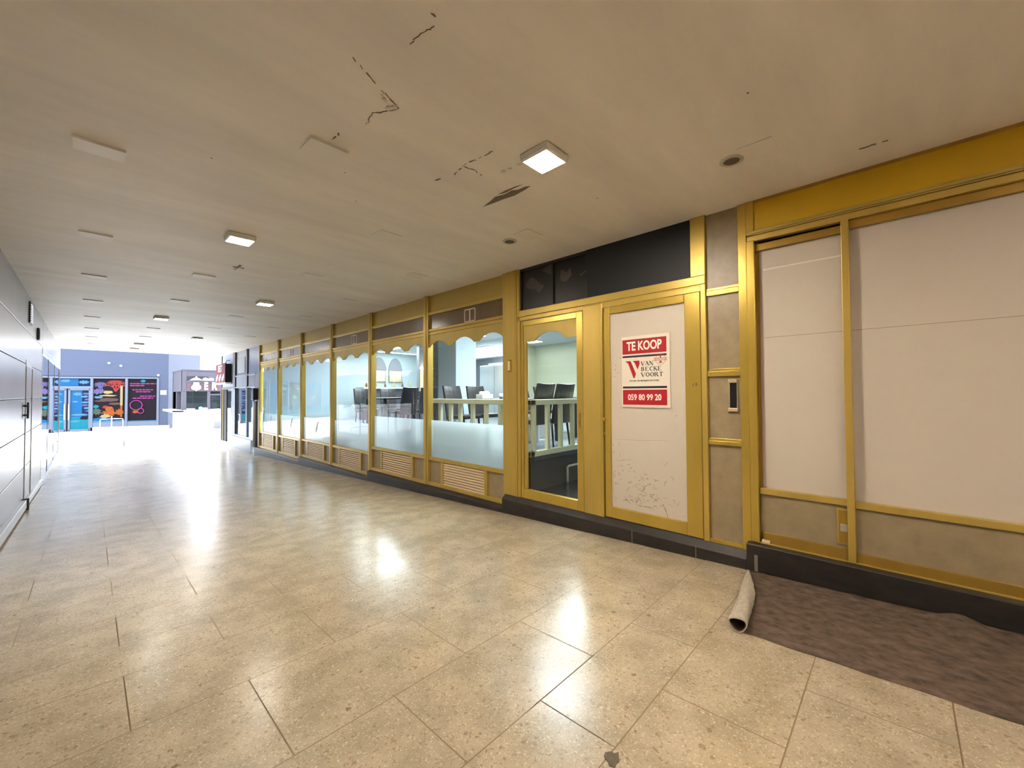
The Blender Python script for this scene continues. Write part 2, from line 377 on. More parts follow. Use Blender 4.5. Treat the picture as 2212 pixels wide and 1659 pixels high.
# blank ceiling plates
ORD = ['nearest','second nearest','third nearest','fourth nearest','fifth nearest','sixth nearest','seventh nearest','eighth nearest','ninth nearest']
rows = [(.03, [3.69,5.74,7.73,9.76,11.79,13.8,15.8,17.8], 'of the row closest to the grey panel wall'),
        (1.04, [2.67,6.70,8.76,12.8,14.8,16.8,18.6], 'of the row through the second nearest lamp'),
        (2.05, [3.68,5.67,9.75,11.8,15.8,17.8], 'of the row through the largest lamp'),
        (3.03, [.64,2.66,4.66,6.73,8.76,10.8,12.85,14.9], 'of the row closest to the shop windows')]
for x, yy, nm in rows:
    for i, y in enumerate(yy):
        far = y > 4.2 and x < 2
        dz = {0:.018}.get(i, .013) if x < 1.5 else .007
        if x == 1.04 and y in (16.8,18.6): dz = .05
        o = MB().hexa([(x-.118,y-.10,CZ-dz),(x+.118,y-.10,CZ-dz),(x+.118,y+.10,CZ-.004),(x-.118,y+.10,CZ-.004),
                       (x-.118,y-.10,CZ+.001),(x+.118,y-.10,CZ+.001),(x+.118,y+.10,CZ+.001),(x-.118,y+.10,CZ+.001)]).build('ceiling_cover_plate', PLATE)
        tag(o, f'blank painted ceiling plate, {ORD[i]} {nm}', 'cover plate', 'blank cover plates on the ceiling')
for (x, y, lab) in [(3.03,.80,'round recessed ceiling spotlight, larger one near the yellow fascia'), (3.02,2.91,'round recessed ceiling spotlight, smaller one above the glass door')]:
    t = thing('recessed_spotlight', (x, y, CZ), lab, 'spotlight', 'round recessed spotlights')
    MB().lathe([(.075,0),(.075,-.004),(.066,-.010),(.052,-.010),(.05,-.004),(.05,0)], (x, y, CZ)).build('ring', RING, t, smooth=True)
    MB().lathe([(.05,0),(.05,-.006),(.02,-.005),(.005,-.005)], (x, y, CZ)).build('lens', mat('brown lens', lin(86,76,64), .5), t)

# ------------------------------------------------------------------ right wall: plinth
pl = thing('baseboard_right', (XW, 2, 0), 'black bluestone plinth stepping down under the yellow shopfront', 'plinth', kind='structure')
for y0, y1, zb, zf in [(11.2,15.2,-.27,-.30),(7.47,11.2,-.18,-.21),(3.77,7.47,-.05,-.085),(.93,3.77,.10,.045),(-9,.93,.185,.175)]:
    xf = 3.735
    zf_ = min(fz(xf, y0), fz(xf, y1))-.02
    MB().prism([(xf,zf_),(xf,zf),(xf+.006,zf+.004),(XW+.0,zb),(XW+.2,zb),(XW+.2,zf_)], 'y', y0+.001, y1-.001).build('stone_block', PLINTH, pl, .004)
mbj = MB()
for y in (1.94,1.33): mbj.box(3.733, 3.80, y-.004, y+.004, fz(3.74,y), .048)
for y in (.86,): mbj.box(3.733, 3.745, y-.012, y+.012, fz(3.74,y), .10)
mbj.build('mortar_joint', mat('mortar', lin(120,112,100), .9), pl)

# ------------------------------------------------------------------ right wall: six valanced windows
XG = 3.845
def valance_outline(y0, y1, zt, zb, hump, n=3):
    w = (y1-y0); flat = .055*w/1.0 if n == 3 else 0
    pts = [(y0, zt), (y1, zt)]
    y = y1; seg = (w-2*flat*1.2)/n
    for k in range(n):
        a = y; b = y-seg
        for j in range(13):
            th = j/12; pts.append((a-(a-b)*th, zb+hump*(math.sin(PI*th)**.72)))
        y = b-flat*1.2
    return pts
bays = [(3.796,5.503,.40,-.05,'nearest the glass door'),(5.637,7.40,.40,-.06,'second from the glass door'),(7.53,9.24,.275,-.18,'third from the glass door'),
        (9.365,11.13,.275,-.18,'fourth from the glass door, a white leaf on its frosted band'),(11.295,12.98,.245,-.27,'fifth from the glass door, a small leaf on its frosted band'),
        (13.12,14.85,.245,-.27,'furthest from the glass door, next to the black wall box')]
nleaf = {3: 1, 4: 1, 5: 1}
for i, (y0, y1, gb, bz, lab) in enumerate(bays):
    t = thing(f'window_{i+1}', (XW, (y0+y1)/2, gb), 'gold framed shop window with scalloped valance, '+lab, 'shop window', kind='structure')
    ym = y1+ (.134 if i < 5 else .05)
    # mullion on the far side
    m = B(XW-.012, XW+.09, y1, ym, bz, CZ); m.box(XW-.022, XW-.012, y1+.045, ym-.045, bz, CZ); m.build('mullion', GOLD, t, .004)
    B(XW+.03, XW+.06, y0, y1, 2.735, CZ).build('header_panel', GPANEL, t)
    B(XW, XW+.06, y0, y1, 2.686, 2.735).build('header_rail', GOLD, t, .006)
    B(XW+.03, XW+.06, y0, y1, 2.452, 2.69).build('smoked_panel', SMOKE, t)
    r = B(XW-.004, XW+.06, y0, y1, 2.418, 2.455); r.box(XW+.012, XW+.06, y0, y1, 2.40, 2.418); r.box(XW-.002, XW+.06, y0, y1, 2.362, 2.40)
    r.build('transom_rail', GOLD, t, .005)
    MB().prism(valance_outline(y0, y1, 2.362, 2.157, .098), 'x', XW+.012, XW+.03).build('valance', GPANEL, t)
    B(XG, XG+.008, y0-.01, y1+.01, gb-.01, 2.40).build('glass_pane', GLASS, t)
    ft = .985 if i < 2 else .825
    f = B(XG+.009, XG+.0095, y0, y1, gb, ft).build('frosted_film', FILM, t)
    B(XW-.004, XW+.07, y0, y1, gb-.052, gb).build('sill_rail', GOLD, t, .005)
    lb = bz+.055; lt = gb-.052; w = y1-y0
    ya, yb = y0+.185*w, y0+.235*w-.04
    p1, p2 = y0+.188*w, y0+.775*w
    bt = B(XW-.006, XW+.07, y0, y1, bz, lb); bt.build('bottom_rail', GOLD, t, .004)
    st = B(XW-.004, XW+.06, p1, p1+.06, lb, lt); st.box(XW-.004, XW+.06, p2, p2+.06, lb, lt); st.build('vent_frame', GOLD, t, .004)
    B(XW+.03, XW+.06, y0, p1, lb, lt).build('base_panel', STONE, t)
    B(XW+.03, XW+.06, p2+.06, y1, lb, lt).build('base_panel', STONE, t)
    lv = MB(); n = 9; hh = (lt-lb)/n
    for k in range(n):
        z = lb+k*hh
        lv.prism([(XW+.002, z+.002),(XW+.004, z+hh*.5),(XW+.036, z+hh*.95),(XW+.036, z+hh*.75)], 'y', p1+.06, p2)
    lv.build('louvre', mat('pale louvre slats', lin(222,196,156), .45, .1), t)
    B(XW+.045, XW+.06, p1+.06, p2, lb, lt).build('vent_back', BLKF, t)
    if i in (0, 2, 4):
        yc = y0+.415*w
        # light rounded double-pane emblem
        s = MB(); hw, hz = .125, .098; zc = 2.556; x0, x1 = XW+.026, XW+.031
        def rr(hw, hz, r): return [(yc+sx*(hw-r)+r*math.cos(a), zc+sz*(hz-r)+r*math.sin(a)) for sx, sz, a0 in ((1,1,0),(-1,1,PI/2),(-1,-1,PI),(1,-1,1.5*PI)) for a in [a0+j*PI/8 for j in range(5)]]
        O = rr(hw, hz, .028); I = rr(hw-.018, hz-.018, .014)
        vo = [s.bm.verts.new((x0, *p)) for p in O]; vi = [s.bm.verts.new((x0, *p)) for p in I]; vb = [s.bm.verts.new((x1, *p)) for p in O]
        for k in range(len(O)):
            q = (k+1) % len(O); s._f([vo[k], vo[q], vi[q], vi[k]]); s._f([vo[k], vb[k], vb[q], vo[q]])
        s.box(x0, x1, yc-.011, yc+.011, zc-hz+.01, zc+hz-.01)
        s.build('window_emblem', mat('pale emblem', lin(214,198,182), .5), t)
    if i >= 3:
        yc = y0+(.45 if i > 3 else .5)*w; zc = .62; h = .17
        lf = MB(); lf.mi = 0
        lf.prism([(yc+.09,zc-h),(yc+.10,zc-.06),(yc+.06,zc),(yc-.05,zc),(yc-.02,zc-.09)], 'x', XG-.002, XG-.0005)
        lf.mi = 1 if i > 3 else 0
        lf.prism([(yc+.06,zc+.003),(yc-.0,zc+.09),(yc-.09,zc+h),(yc-.095,zc+.08),(yc-.05,zc+.003)], 'x', XG-.002, XG-.0005)
        lf.build('leaf_decal', [mat('white decal', lin(240,242,246), .5), mat('grey decal', lin(128,132,142), .5)], t)

# end post beside the glass door + door group
pw = tag(B(XW-.016, XW+.12, 3.56, 3.728, .095, CZ).build('trim_1', GOLD, None, .008), 'wide gold post between glass door and scalloped windows', 'post', kind='structure')
B(XW-.006, XW+.1, 3.728, 3.796, -.05, CZ).build('edge_strip', GOLD, pw, .004)
B(XW-.02, XW+.1, 3.535, 3.556, .095, CZ).build('edge_strip', GOLD, pw, .004)
bell = thing('doorbell', (XW-.016, 3.653, 1.77), 'pale slim doorbell on the wide gold post left of glass door', 'doorbell')
B(XW-.03, XW-.014, 3.625, 3.682, 1.69, 1.85).build('base_plate', GOLDB, bell, .006)
B(XW-.042, XW-.03, 3.635, 3.672, 1.71, 1.835).build('button', mat('cream plastic', lin(236,214,160), .4), bell, .008)

# transom above the doors
tr = thing('window_7', (XW, 2.4, 2.5), 'blacked out transom above the two doors, two panes and a black panel', 'transom window', kind='structure')
fr = B(XW-.008, XW+.08, 1.235, 3.50, 2.388, 2.466); fr.box(XW+.0, XW+.08, 2.535, 3.50, 2.337, 2.386); fr.box(XW+.0, XW+.08, 1.235, 2.535, 2.373, 2.388)
fr.box(XW-.008, XW+.08, 3.498, 3.535, 2.388, CZ); fr.box(XW-.012, XW+.08, 1.232, 1.358, 2.466, CZ); fr.build('frame', GOLD, tr, .004)
B(XW-.004, XW+.0, 1.29, 1.296, 2.466, CZ).build('frame_groove', GDARK, tr)
for a, b in ((2.985,3.49),(2.487,2.968)):
    B(XW+.045, XW+.05, a, b, 2.47, CZ).build('pane', DARKG, tr)
f2 = B(XW+.02, XW+.05, 2.966, 2.988, 2.466, CZ); f2.box(XW+.01, XW+.05, 2.478, 2.492, 2.466, CZ); f2.box(XW+.02, XW+.05, 2.49, 3.498, 2.466, 2.482); f2.box(XW+.02, XW+.05, 2.49, 3.498, CZ-.03, CZ); f2.box(XW+.02,XW+.05,3.482,3.498,2.466,CZ)
f2.build('pane_frame', BLKF, tr)
B(XW+.012, XW+.05, 1.358, 2.48, 2.466, CZ).build('black_panel', BLACK, tr)
tp = MB()
for cy, cz, pts in [(3.28,2.78,[(.14,.03),(.05,.10),(-.02,.06),(-.08,-.0),(-.16,-.05),(-.12,-.1),(-.06,-.12),(-.02,-.06),(.06,-.05),(.13,-.02)]),(2.79,2.80,[(.07,.08),(-.01,.02),(-.07,.07),(-.08,-.02),(-.02,-.08),(.06,-.07),(.09,-.02)]),(3.06,2.88,[(.1,.05),(-.05,.1),(-.06,-.04),(.02,0)]),(2.55,2.78,[(.05,-.02),(-.04,.02),(-.05,-.0),(.04,-.04)])]:
    tp.prism([(cy+a, cz+b) for a, b in pts], 'x', XW+.0425, XW+.0448)
tp.build('torn_paper', TAPE, tr)

# glass door
d1 = thing('door_1', (XW, 3.0, .1), 'gold framed glass door with one arched cut-out, showing the dining room', 'door', kind='structure')
lf = B(XW+.0, XW+.05, 3.435, 3.478, .095, 2.33); lf.box(XW+.0, XW+.05, 2.54, 2.626, .095, 2.33); lf.box(XW+.0, XW+.05, 2.626, 3.435, 2.262, 2.33); lf.box(XW, XW+.05, 2.626, 3.435, .095, .212)
lf.build('leaf_frame', GOLDB, d1, .005)
B(XW+.015, XW+.045, 3.395, 3.435, .212, 2.262).build('inner_stile', GOLD, d1, .004)
arch = [(3.26-.48*t_, 2.06+.10*math.sin(PI*t_)**.75) for t_ in [j/16 for j in range(17)]]
MB().prism([(2.626,2.262),(3.435,2.262),(3.435,2.06)]+arch+[(2.626,2.06)], 'x', XW+.012, XW+.03).build('valance', GPANEL, d1)
B(XG, XG+.008, 2.62, 3.40, .2, 2.27).build('glass_pane', GLASS, d1)
lk = B(XW-.006, XW, 2.575, 2.60, 1.02, 1.19); lk.build('lock_plate', mat('worn brass', lin(150,112,48), .5, .6, .4, 30), d1, .003)
jam = B(XW-.004, XW+.06, 3.486, 3.535, .095, 2.337); jam.build('door_jamb', GOLD, d1, .003)
# post between doors
pm = tag(B(XW-.006, XW+.08, 2.292, 2.535, .095, 2.373).build('trim_2', GOLD, None, .006), 'broad gold post between the glass door and boarded door', 'post', kind='structure')
B(XW-.012, XW+.05, 2.283, 2.318, .095, 2.373).build('edge_strip', GOLDB, pm, .003)
# boarded door
d2 = thing('door_2', (XW, 1.8, .1), 'gold framed door filled with a scuffed white board, beside the stone strip', 'door', kind='structure')
lf = B(XW-.002, XW+.06, 2.203, 2.268, .108, 2.325); lf.box(XW-.002, XW+.06, 1.283, 1.424, .108, 2.325); lf.box(XW-.002, XW+.06, 1.424, 2.203, 2.248, 2.325); lf.box(XW-.002, XW+.06, 1.424, 2.203, .108, .222)
lf.build('leaf_frame', GOLDB, d2, .005)
bd = B(XW+.022, XW+.05, 1.42, 2.207, .215, 2.252).build('white_board', BOARD, d2)
j = B(XW-.008, XW+.06, 1.233, 1.278, .10, 2.386); j.build('door_jamb', GOLD, d2, .004)
B(XW-.004, XW+.06, 1.278, 2.29, 2.325, 2.376).build('head_rail', GOLD, d2, .003)
hd = MB().tube([(XW-.002,2.262,1.135),(XW-.035,2.262,1.135)], .009, 10); hd.tube([(XW-.03,2.262,1.135),(XW-.036,2.262,1.135),(XW-.052,2.262,1.135),(XW-.058,2.262,1.135)], [.012,.022,.022,.012], 14)
hd.build('door_knob', BRASS, d2, smooth=True)
MB().tube([(XW-.0,2.262,.985),(XW-.008,2.262,.985)], .016, 14).build('keyhole_plate', BRASS, d2)
# scuffs on the board
sc = MB()
def scuff(y, z, ly, lz, w=.006):
    n = 5; p = [(y+ly*k/n+R.uniform(-.006,.006), z+lz*k/n+R.uniform(-.006,.006)) for k in range(n+1)]
    for a, b in zip(p, p[1:]):
        d = Vector((b[0]-a[0], b[1]-a[1])); 
        if d.length < 1e-4: continue
        m = Vector((-d.y, d.x)).normalized()*w*.5*R.uniform(.3,1)
        sc._f([sc.bm.verts.new((XW+.0212, *q)) for q in ((a[0]-m.x,a[1]-m.y),(b[0]-m.x*.6,b[1]-m.y*.6),(b[0]+m.x*.6,b[1]+m.y*.6),(a[0]+m.x,a[1]+m.y))])
for _ in range(95):
    y = R.gauss(1.86,.12); z = abs(R.gauss(.12,.18))+.27
    if 1.45 < y < 2.18 and z < 1.05: scuff(y, z, R.uniform(-.05,.05), R.uniform(-.04,.04), R.uniform(.003,.009))
for _ in range(14): scuff(R.uniform(2.1,2.19), R.uniform(.3,.95), R.uniform(-.03,.01), R.uniform(-.04,.04), .006)
for y, z in ((2.15,1.70),(2.16,1.66),(2.13,1.62),(2.17,1.59),(1.83,1.235),(2.1,1.78),(1.52,1.2)): scuff(y, z, R.uniform(-.03,.0), R.uniform(-.012,.012), .007)
scuff(2.17,.93,-.6,.02,.003); scuff(1.66,.34,-.06,-.13,.008); scuff(1.9,.28,-.14,-.0,.010); scuff(1.5,.4,.02,-.06,.006); scuff(2.16,.71,-.16,.02,.006)
sc.build('scuff_marks', MARK, d2)

# for-sale sign
sg = thing('for_sale_sign', (XW+.02, 1.815, 1.27), 'red and white TE KOOP board fixed to the boarded door', 'sign')
Y0, Y1, Z0, Z1 = 1.567, 2.067, 1.268, 1.986
xs = XW+.006
B(xs, XW+.021, Y0, Y1, Z0, Z1).build('board', SIGNW, sg, .001)
B(xs-.0006, xs, 1.597, 2.057, 1.806, 1.954).build('red_band', RED, sg); B(xs-.0006, xs, 1.597, 2.057, 1.293, 1.443).build('red_band', RED, sg)
B(xs-.0006, xs, 1.597, 2.057, 1.771, 1.790).build('navy_stripe', NAVY, sg); B(xs-.0006, xs, 1.597, 2.057, 1.458, 1.478).build('navy_stripe', NAVY, sg)
mb = MB(); mb.add(text_mesh('TE KOOP', .124, .70, .0036), M_right(xs-.0012, 1.827, 1.881)); mb.build('title_lettering', WTXT, sg); mb = MB(); mb.add(text_mesh('059 80 99 20', .082, .80, .002), M_right(xs-.0012, 1.827, 1.366)); mb.build('phone_lettering', WTXT, sg)
mb = MB()
mb.prism([(2.028,1.735),(1.985,1.735),(1.912,1.575),(1.905,1.610),(1.92,1.565),(1.936,1.562),(1.99,1.715),(2.005,1.725)][:0] or [(2.027,1.735),(1.968,1.735),(1.912,1.605),(1.926,1.562),(1.938,1.562),(1.995,1.712),(2.012,1.724)], 'x', xs-.0007, xs)
mb.prism([(1.943,1.735),(1.874,1.735),(1.871,1.705),(1.893,1.648),(1.922,1.712),(1.932,1.722)], 'x', xs-.0007, xs)
mb.build('monogram', RED, sg)
mb = MB()
serif_word(mb, 'VAN', M_right(xs, 1.856, 1.684), .041, .042)
serif_word(mb, 'BECKE', M_right(xs, 1.856, 1.629), .041, .042)
serif_word(mb, 'VOORT', M_right(xs, 1.856, 1.573), .041, .0445); mb.build('name_lettering', INK, sg); mb = MB()
mb.add(text_mesh('WOON- EN BEDRIJFSVASTGOED', .0175, 1.22, .0006), M_right(xs-.0012, 1.827, 1.533))
mb.build('tagline_lettering', INK, sg)
mb = MB(); mb.tube([(xs-.0006, 1.657+.05*math.cos(a), 1.737+.05*math.sin(a)) for a in [2*PI*k/28 for k in range(28)]], .0013, 6, closed=True)
BN = [(1.59,1.750),(1.725,1.750),(1.714,1.738),(1.725,1.726),(1.59,1.726),(1.601,1.738)]; mb.tube([(xs-.0016, *q) for q in BN], .0014, 6, closed=True); MB().prism(BN, 'x', xs-.0014, xs-.0002).build('seal_banner', mat('pale red print', lin(214,170,160), .5), sg)
mb.add(text_mesh('1', .05, 1, .003), M_right(xs-.001, 1.657, 1.768)); mb.box(xs-.001, xs, 1.638, 1.676, 1.702, 1.709); mb.box(xs-.001, xs, 1.649, 1.665, 1.705, 1.722)
mb.build('round_seal', mat('brown red print', lin(150,44,48), .5), sg)
hn = MB(); hn.add(text_mesh('1', .034, .8, .0015), M_right(XW-.004, 1.352, 1.480)); hn.add(text_mesh('5', .034, .9, .0012), M_right(XW-.004, 1.325, 1.486))
tag(hn.build('house_number', INK), 'small dark house number 15 on the gold stile right of the boarded door', 'house number')

# stone strip between door and large window
ss = thing('trim_3', (XW, 1.1, .1), 'narrow column of four greige stone panels in gold frames', 'panel column', kind='structure')
g = B(XW-.004, XW+.08, .905, .968, .10, CZ); g.box(XW-.004, XW+.08, 1.2275, 1.2335, .10, CZ)
for a, b in ((.955,1.013),(1.553,1.621),(2.27,2.337),(.10,.132)):
    g.box(XW-.002, XW+.08, .968, 1.2275, a, b-.024 if b-a > .04 else b)
    if b-a > .04: g.box(XW+.006, XW+.08, .968, 1.2275, b-.022, b)
g.build('gold_frame', GOLDB, ss, .004)
for a, b in ((.132,.955),(1.013,1.553),(1.621,2.27),(2.337,CZ)):
    B(XW+.022, XW+.06, .968, 1.2275, a, b).build('stone_panel', STONE, ss)
ms = thing('mail_slot', (XW, 1.03, 1.386), 'upright black mail slot with tan end caps in the third stone panel', 'mail slot')
B(XW+.012, XW+.0225, .990, 1.062, 1.265, 1.51).build('surround', mat('tan metal', lin(170,150,116), .4, .3), ms, .002)
B(XW+.010, XW+.013, 1.0, 1.052, 1.28, 1.495).build('slot', BLACKM, ms)
TANM = mat('pale tan metal', lin(196,174,138), .35, .3); B(XW-.006, XW+.014, .995, 1.062, 1.497, 1.525).build('end_cap', TANM, ms, .003); B(XW-.006, XW+.014, .992, 1.064, 1.25, 1.278).build('end_cap', TANM, ms, .003)
pp = tag(B(XW-.018, XW+.09, .843, .903, .187, 2.672).build('trim_4', GOLDB, None, .006), 'bright gold jamb post left of the large white boards', 'post', kind='structure')
B(XW-.010, XW+.09, .846, .905, 2.72, CZ).build('upper_piece', GOLDB, pp, .004)

# yellow fascia and large boarded windows
fa = thing('trim_5', (XW, 0, 2.85), 'bright yellow fascia panel above the large white boards', 'fascia', kind='structure')
B(XW+.004, XW+.05, -4.5, .846, 2.752, CZ-.02).build('panel', YEL, fa)
g = B(XW-.012, XW+.05, -4.5, .90, 2.728, 2.752); g.box(XW-.004, XW+.05, -4.5, .90, 2.716, 2.728); g.build('lower_moulding', GPANEL, fa, .004)
B(XW-.004, XW+.05, -4.5, .90, 2.665, 2.712).build('head_rail', GOLD, fa, .004)
B(XW-.006, XW+.05, -4.5, .846, CZ-.02, CZ).build('top_moulding', GDARK, fa)
w8 = thing('window_8', (XW, .55, .2), 'narrow display window covered by a white board, right of the stone column', 'boarded window', kind='structure')
B(XW+.062, XW+.09, .288, .840, .62, 2.60).build('white_board', BOARD, w8)
B(XW+.0605, XW+.0625, .80, .84, .62, 2.44).build('board_edge_strip', mat('greyish board strip', lin(190,172,160), .5), w8)
B(XW+.061, XW+.0626, .288, .838, 1.862, 1.865).build('board_seam', MARK, w8)
B(XW+.0612, XW+.0626, .288, .80, 2.424, 2.434).build('tape_line', mat('pale tape', lin(232,220,204), .5), w8)
r_ = B(XW+.03, XW+.09, .288, .842, 2.588, 2.645); r_.build('top_rail', GDARK, w8, .003)
B(XW+.065, XW+.09, .288, .842, 2.645, 2.67).build('head_shadow_strip', BLKF, w8)  # near-black strip painting the shadow in the gap under the head
r_ = B(XW+.012, XW+.09, .288, .84, .582, .627); r_.build('middle_rail', GOLD, w8, .003)
B(XW+.03, XW+.09, .288, .84, .272, .582).build('stone_panel', STONE, w8)
r_ = B(XW+.012, XW+.09, .288, .82, .19, .272); r_.build('bottom_rail', GDARK, w8, .003)
B(XW-.004, XW+.03, -4.5, .843, .178, .192).build('bottom_lip', GOLD, w8, .002)
B(XW+.05, XW+.09, .825, .843, .19, 2.66).build('side_reveal', GDARK, w8)
vb = B(XW+.0, XW+.03, .292, .345, .30, .56); 
hb = thing('meter_hatch', (XW, .32, .43), 'small gold hatch with a grey plug in the low stone panel', 'hatch')
B(XW+.018, XW+.032, .287, .35, .30, .56).build('hatch_frame', GOLD, hb, .003); B(XW+.008, XW+.02, .287, .332, .393, .448).build('plug', mat('grey plastic', lin(170,160,140), .5), hb, .004)
B(XW+.015, XW+.019, .29, .34, .31, .55).build('hatch_plate', GDARK, hb)
vb.bm.free()
ck = tag(B(XW-.006, XW+.03, .775, .832, .192, .215).build('sill_clip', mat('chipped plaster', lin(206,186,150), .8), None, .004), 'small pale clip on the sill at the corner of the narrow boarded window', 'clip')
mu = tag(B(XW-.01, XW+.09, .243, .288, .187, 2.665).build('trim_6', GOLD, None, .004), 'upright gold mullion between narrow and wide white boards', 'mullion', kind='structure')
w9 = thing('window_9', (XW, -1, .2), 'wide display window covered by a white board at the right edge', 'boarded window', kind='structure')
B(XW+.062, XW+.09, -4.5, .243, .62, 2.615).build('white_board', BOARD, w9)
B(XW+.061, XW+.0626, -.6, .243, 1.862, 1.865).build('board_seam', MARK, w9)
B(XW+.03, XW+.09, -4.5, .243, 2.606, 2.665).build('top_rail', GDARK, w9, .003)
B(XW+.012, XW+.09, -4.5, .243, .575, .622).build('middle_rail', GOLD, w9, .003)
B(XW+.03, XW+.09, -4.5, .243, .258, .575).build('stone_panel', STONE, w9)
B(XW+.012, XW+.09, -4.5, .243, .19, .258).build('bottom_rail', GDARK, w9, .003)
tag(B(XW+.1, XW+.3, -9.2, .93, -.3, CZ).build('wall_right', BOARD), 'solid wall behind the boarded shop windows', 'wall', kind='structure')
tag(B(XL-.3, XW+.3, -9.4, -9.2, -.3, CZ+.3).build('wall_rear', mat('rear wall', lin(190,178,160), .6)), 'wall closing the arcade behind the viewpoint', 'wall', kind='structure')

# ------------------------------------------------------------------ felt runner on the floor
ft = thing('felt_runner', (3.2, 0, fz(3.2, 0)), 'dark brown felt runner on the floor along the plinth, one end rolled up', 'felt runner')
nx, ny = 26, 100; x0, x1, ya, yb = 2.72, 3.732, -2.6, .72
bm = bmesh.new(); grid = {}
for i in range(nx+1):
    for j in range(ny+1):
        u = i/nx; v = j/ny; x = x0+(x1-x0)*u+ (.004*math.sin(v*60) if i == 0 else 0)
        ye = .74+.17*u; y = ya+(ye-ya)*v
        h = .006+.004*abs(math.sin(7*x+3.1*y)*math.sin(5.3*y-2*x))+R.uniform(0,.0022)
        h += .016*math.exp(-((x-3.05-.28*(y+.2))**2)/.0012)*(.3+.7*(math.sin(2.2*y+1)**2))*(1 if y < .25 else .15)
        h += .05*math.exp(-((y+.24)/.09)**2)*max(0,(u-.72)/.28)
        if i in (0, nx): h = min(h, .006)
        grid[i, j] = bm.verts.new((x, y, fz(x, y)+h))
for i in range(nx):
    for j in range(ny): bm.faces.new((grid[i,j], grid[i+1,j], grid[i+1,j+1], grid[i,j+1]))
edge = [e for e in bm.edges if e.is_boundary]
r_ = bmesh.ops.extrude_edge_only(bm, edges=edge)
for v in [q for q in r_['geom'] if isinstance(q, bmesh.types.BMVert)]: v.co.z = fz(v.co.x, v.co.y)+.0005
k = MB(); k.bm.free(); k.bm = bm
k.build('sheet', FELT, ft, smooth=True, recalc=True)
# rolled end: hollow tapering tube
k = MB(); seg = 20; n = 24; outer = []; inner = []
A0 = Vector((2.70,.725,0)); A1 = Vector((3.69,.905,0))
for i in range(n+1):
    s_ = i/n; c = A0+(A1-A0)*s_; c.y += .018*math.sin(s_*PI)*-1
    rad = .047*(1-.12*s_) if s_ < .55 else .041*(1-.75*(s_-.55)/.45); 
    if s_ > .88: rad *= .9
    d = (A1-A0).normalized(); sd = Vector((-d.y, d.x, 0)); cz = fz(c.x, c.y)+rad*.93+.004
    ro, ri = [], []
    for q in range(seg):
        a = 2*PI*q/seg; w = 1+.10*math.sin(3*a+9*s_)+R.uniform(-.035,.035)
        sx = 1.08
        ro.append(k.bm.verts.new((c.x+sd.x*rad*sx*w*math.cos(a), c.y+sd.y*rad*sx*w*math.cos(a), cz+rad*.92*w*math.sin(a))))
        ri.append(k.bm.verts.new((c.x+sd.x*rad*sx*w*.84*math.cos(a), c.y+sd.y*rad*sx*w*.84*math.cos(a), cz+rad*.92*w*.84*math.sin(a))))
    outer.append(ro); inner.append(ri)
for i in range(n):
    for q in range(seg):
        p = (q+1) % seg
        k.mi = 0; k._f([outer[i][q], outer[i][p], outer[i+1][p], outer[i+1][q]])
        k.mi = 1; k._f([inner[i][p], inner[i][q], inner[i+1][q], inner[i+1][p]])
k.mi = 0
for q in range(seg):
    p = (q+1) % seg; k._f([outer[0][p], outer[0][q], inner[0][q], inner[0][p]])
k._f(outer[-1])
k.build('rolled_edge', [FELTB, FELT], ft, smooth=True, recalc=True)['label'] = 'grey rolled-up end of the felt'

# ------------------------------------------------------------------ left wall
wl = thing('wall_left', (XL, 6, 1), 'wall of pale satin metal panels along the left side', 'wall', kind='structure')
B(XL-.3, XL-.02, -9.2, 12.9, -1.0, CZ).build('backing', JOINT, wl)
zj = [-.8,.317,.838,1.372,1.915,2.437,CZ]
vj = [-9.2,-6.6,-4,-1.4,1.2,3.8,6.4,9.72,10.73,12.85]
for a, b in zip(zj, zj[1:]):
    for y0, y1 in zip(vj, vj[1:]):
        g = .006
        lo = a+g if a > -.5 else min(fz(XL,y0), fz(XL,y1))-.02
        B(XL-.02, XL, y0+(.0015 if y0 not in (9.72,10.73) or b > 2 else g), y1-(.0015 if y1 not in (9.72,10.73) or b > 2 else g), lo, b-(g if b < CZ else 0)).build('metal_panel', METALW, wl, .003)
dr = thing('door_3', (XL, 10.2, 0), 'narrow flush service door in the metal panel wall with bar handle', 'door', kind='structure')
p = B(XL-.004, XL+.004, 9.73, 10.73, 1.87, 1.975); p.build('header_plate', mat('grey plate', lin(150,148,156), .4, .3), dr)
p = B(XL-.004, XL+.010, 9.735, 9.765, -.3, 1.87); p.box(XL-.004, XL+.010, 10.70, 10.725, -.3, 1.87); p.build('door_edge', ALU, dr)
h = B(XL+.03, XL+.055, 9.52, 9.60, 1.075, 1.32); h.box(XL, XL+.035, 9.53, 9.58, 1.11, 1.14); h.box(XL, XL+.035, 9.53, 9.58, 1.25, 1.28); h.build('bar_handle', DKGREY, dr, .004)
vg = thing('vent_grille', (XL, 10.2, 2.75), 'tall slatted vent grille high on the metal panel wall', 'vent grille', None)
fm = B(XL, XL+.018, 9.98, 10.38, 2.585, 2.93); fm.build('frame', mat('grey grille frame', lin(74,71,68), .5), vg, .004)
sl = MB()
for k in range(9): z = 2.61+k*.034; sl.prism([(XL+.018,z),(XL+.028,z+.008),(XL+.028,z+.014),(XL+.018,z+.012)], 'y', 10.0, 10.36)
sl.build('slats', DKGREY, vg)
B(XL+.016, XL+.0185, 10.0, 10.36, 2.6, 2.915).build('dark_opening', BLKF, vg)
sp = thing('wall_box', (XL, 11.55, 2.56), 'dark narrow box high on the metal panel wall beyond the grille', 'wall box')
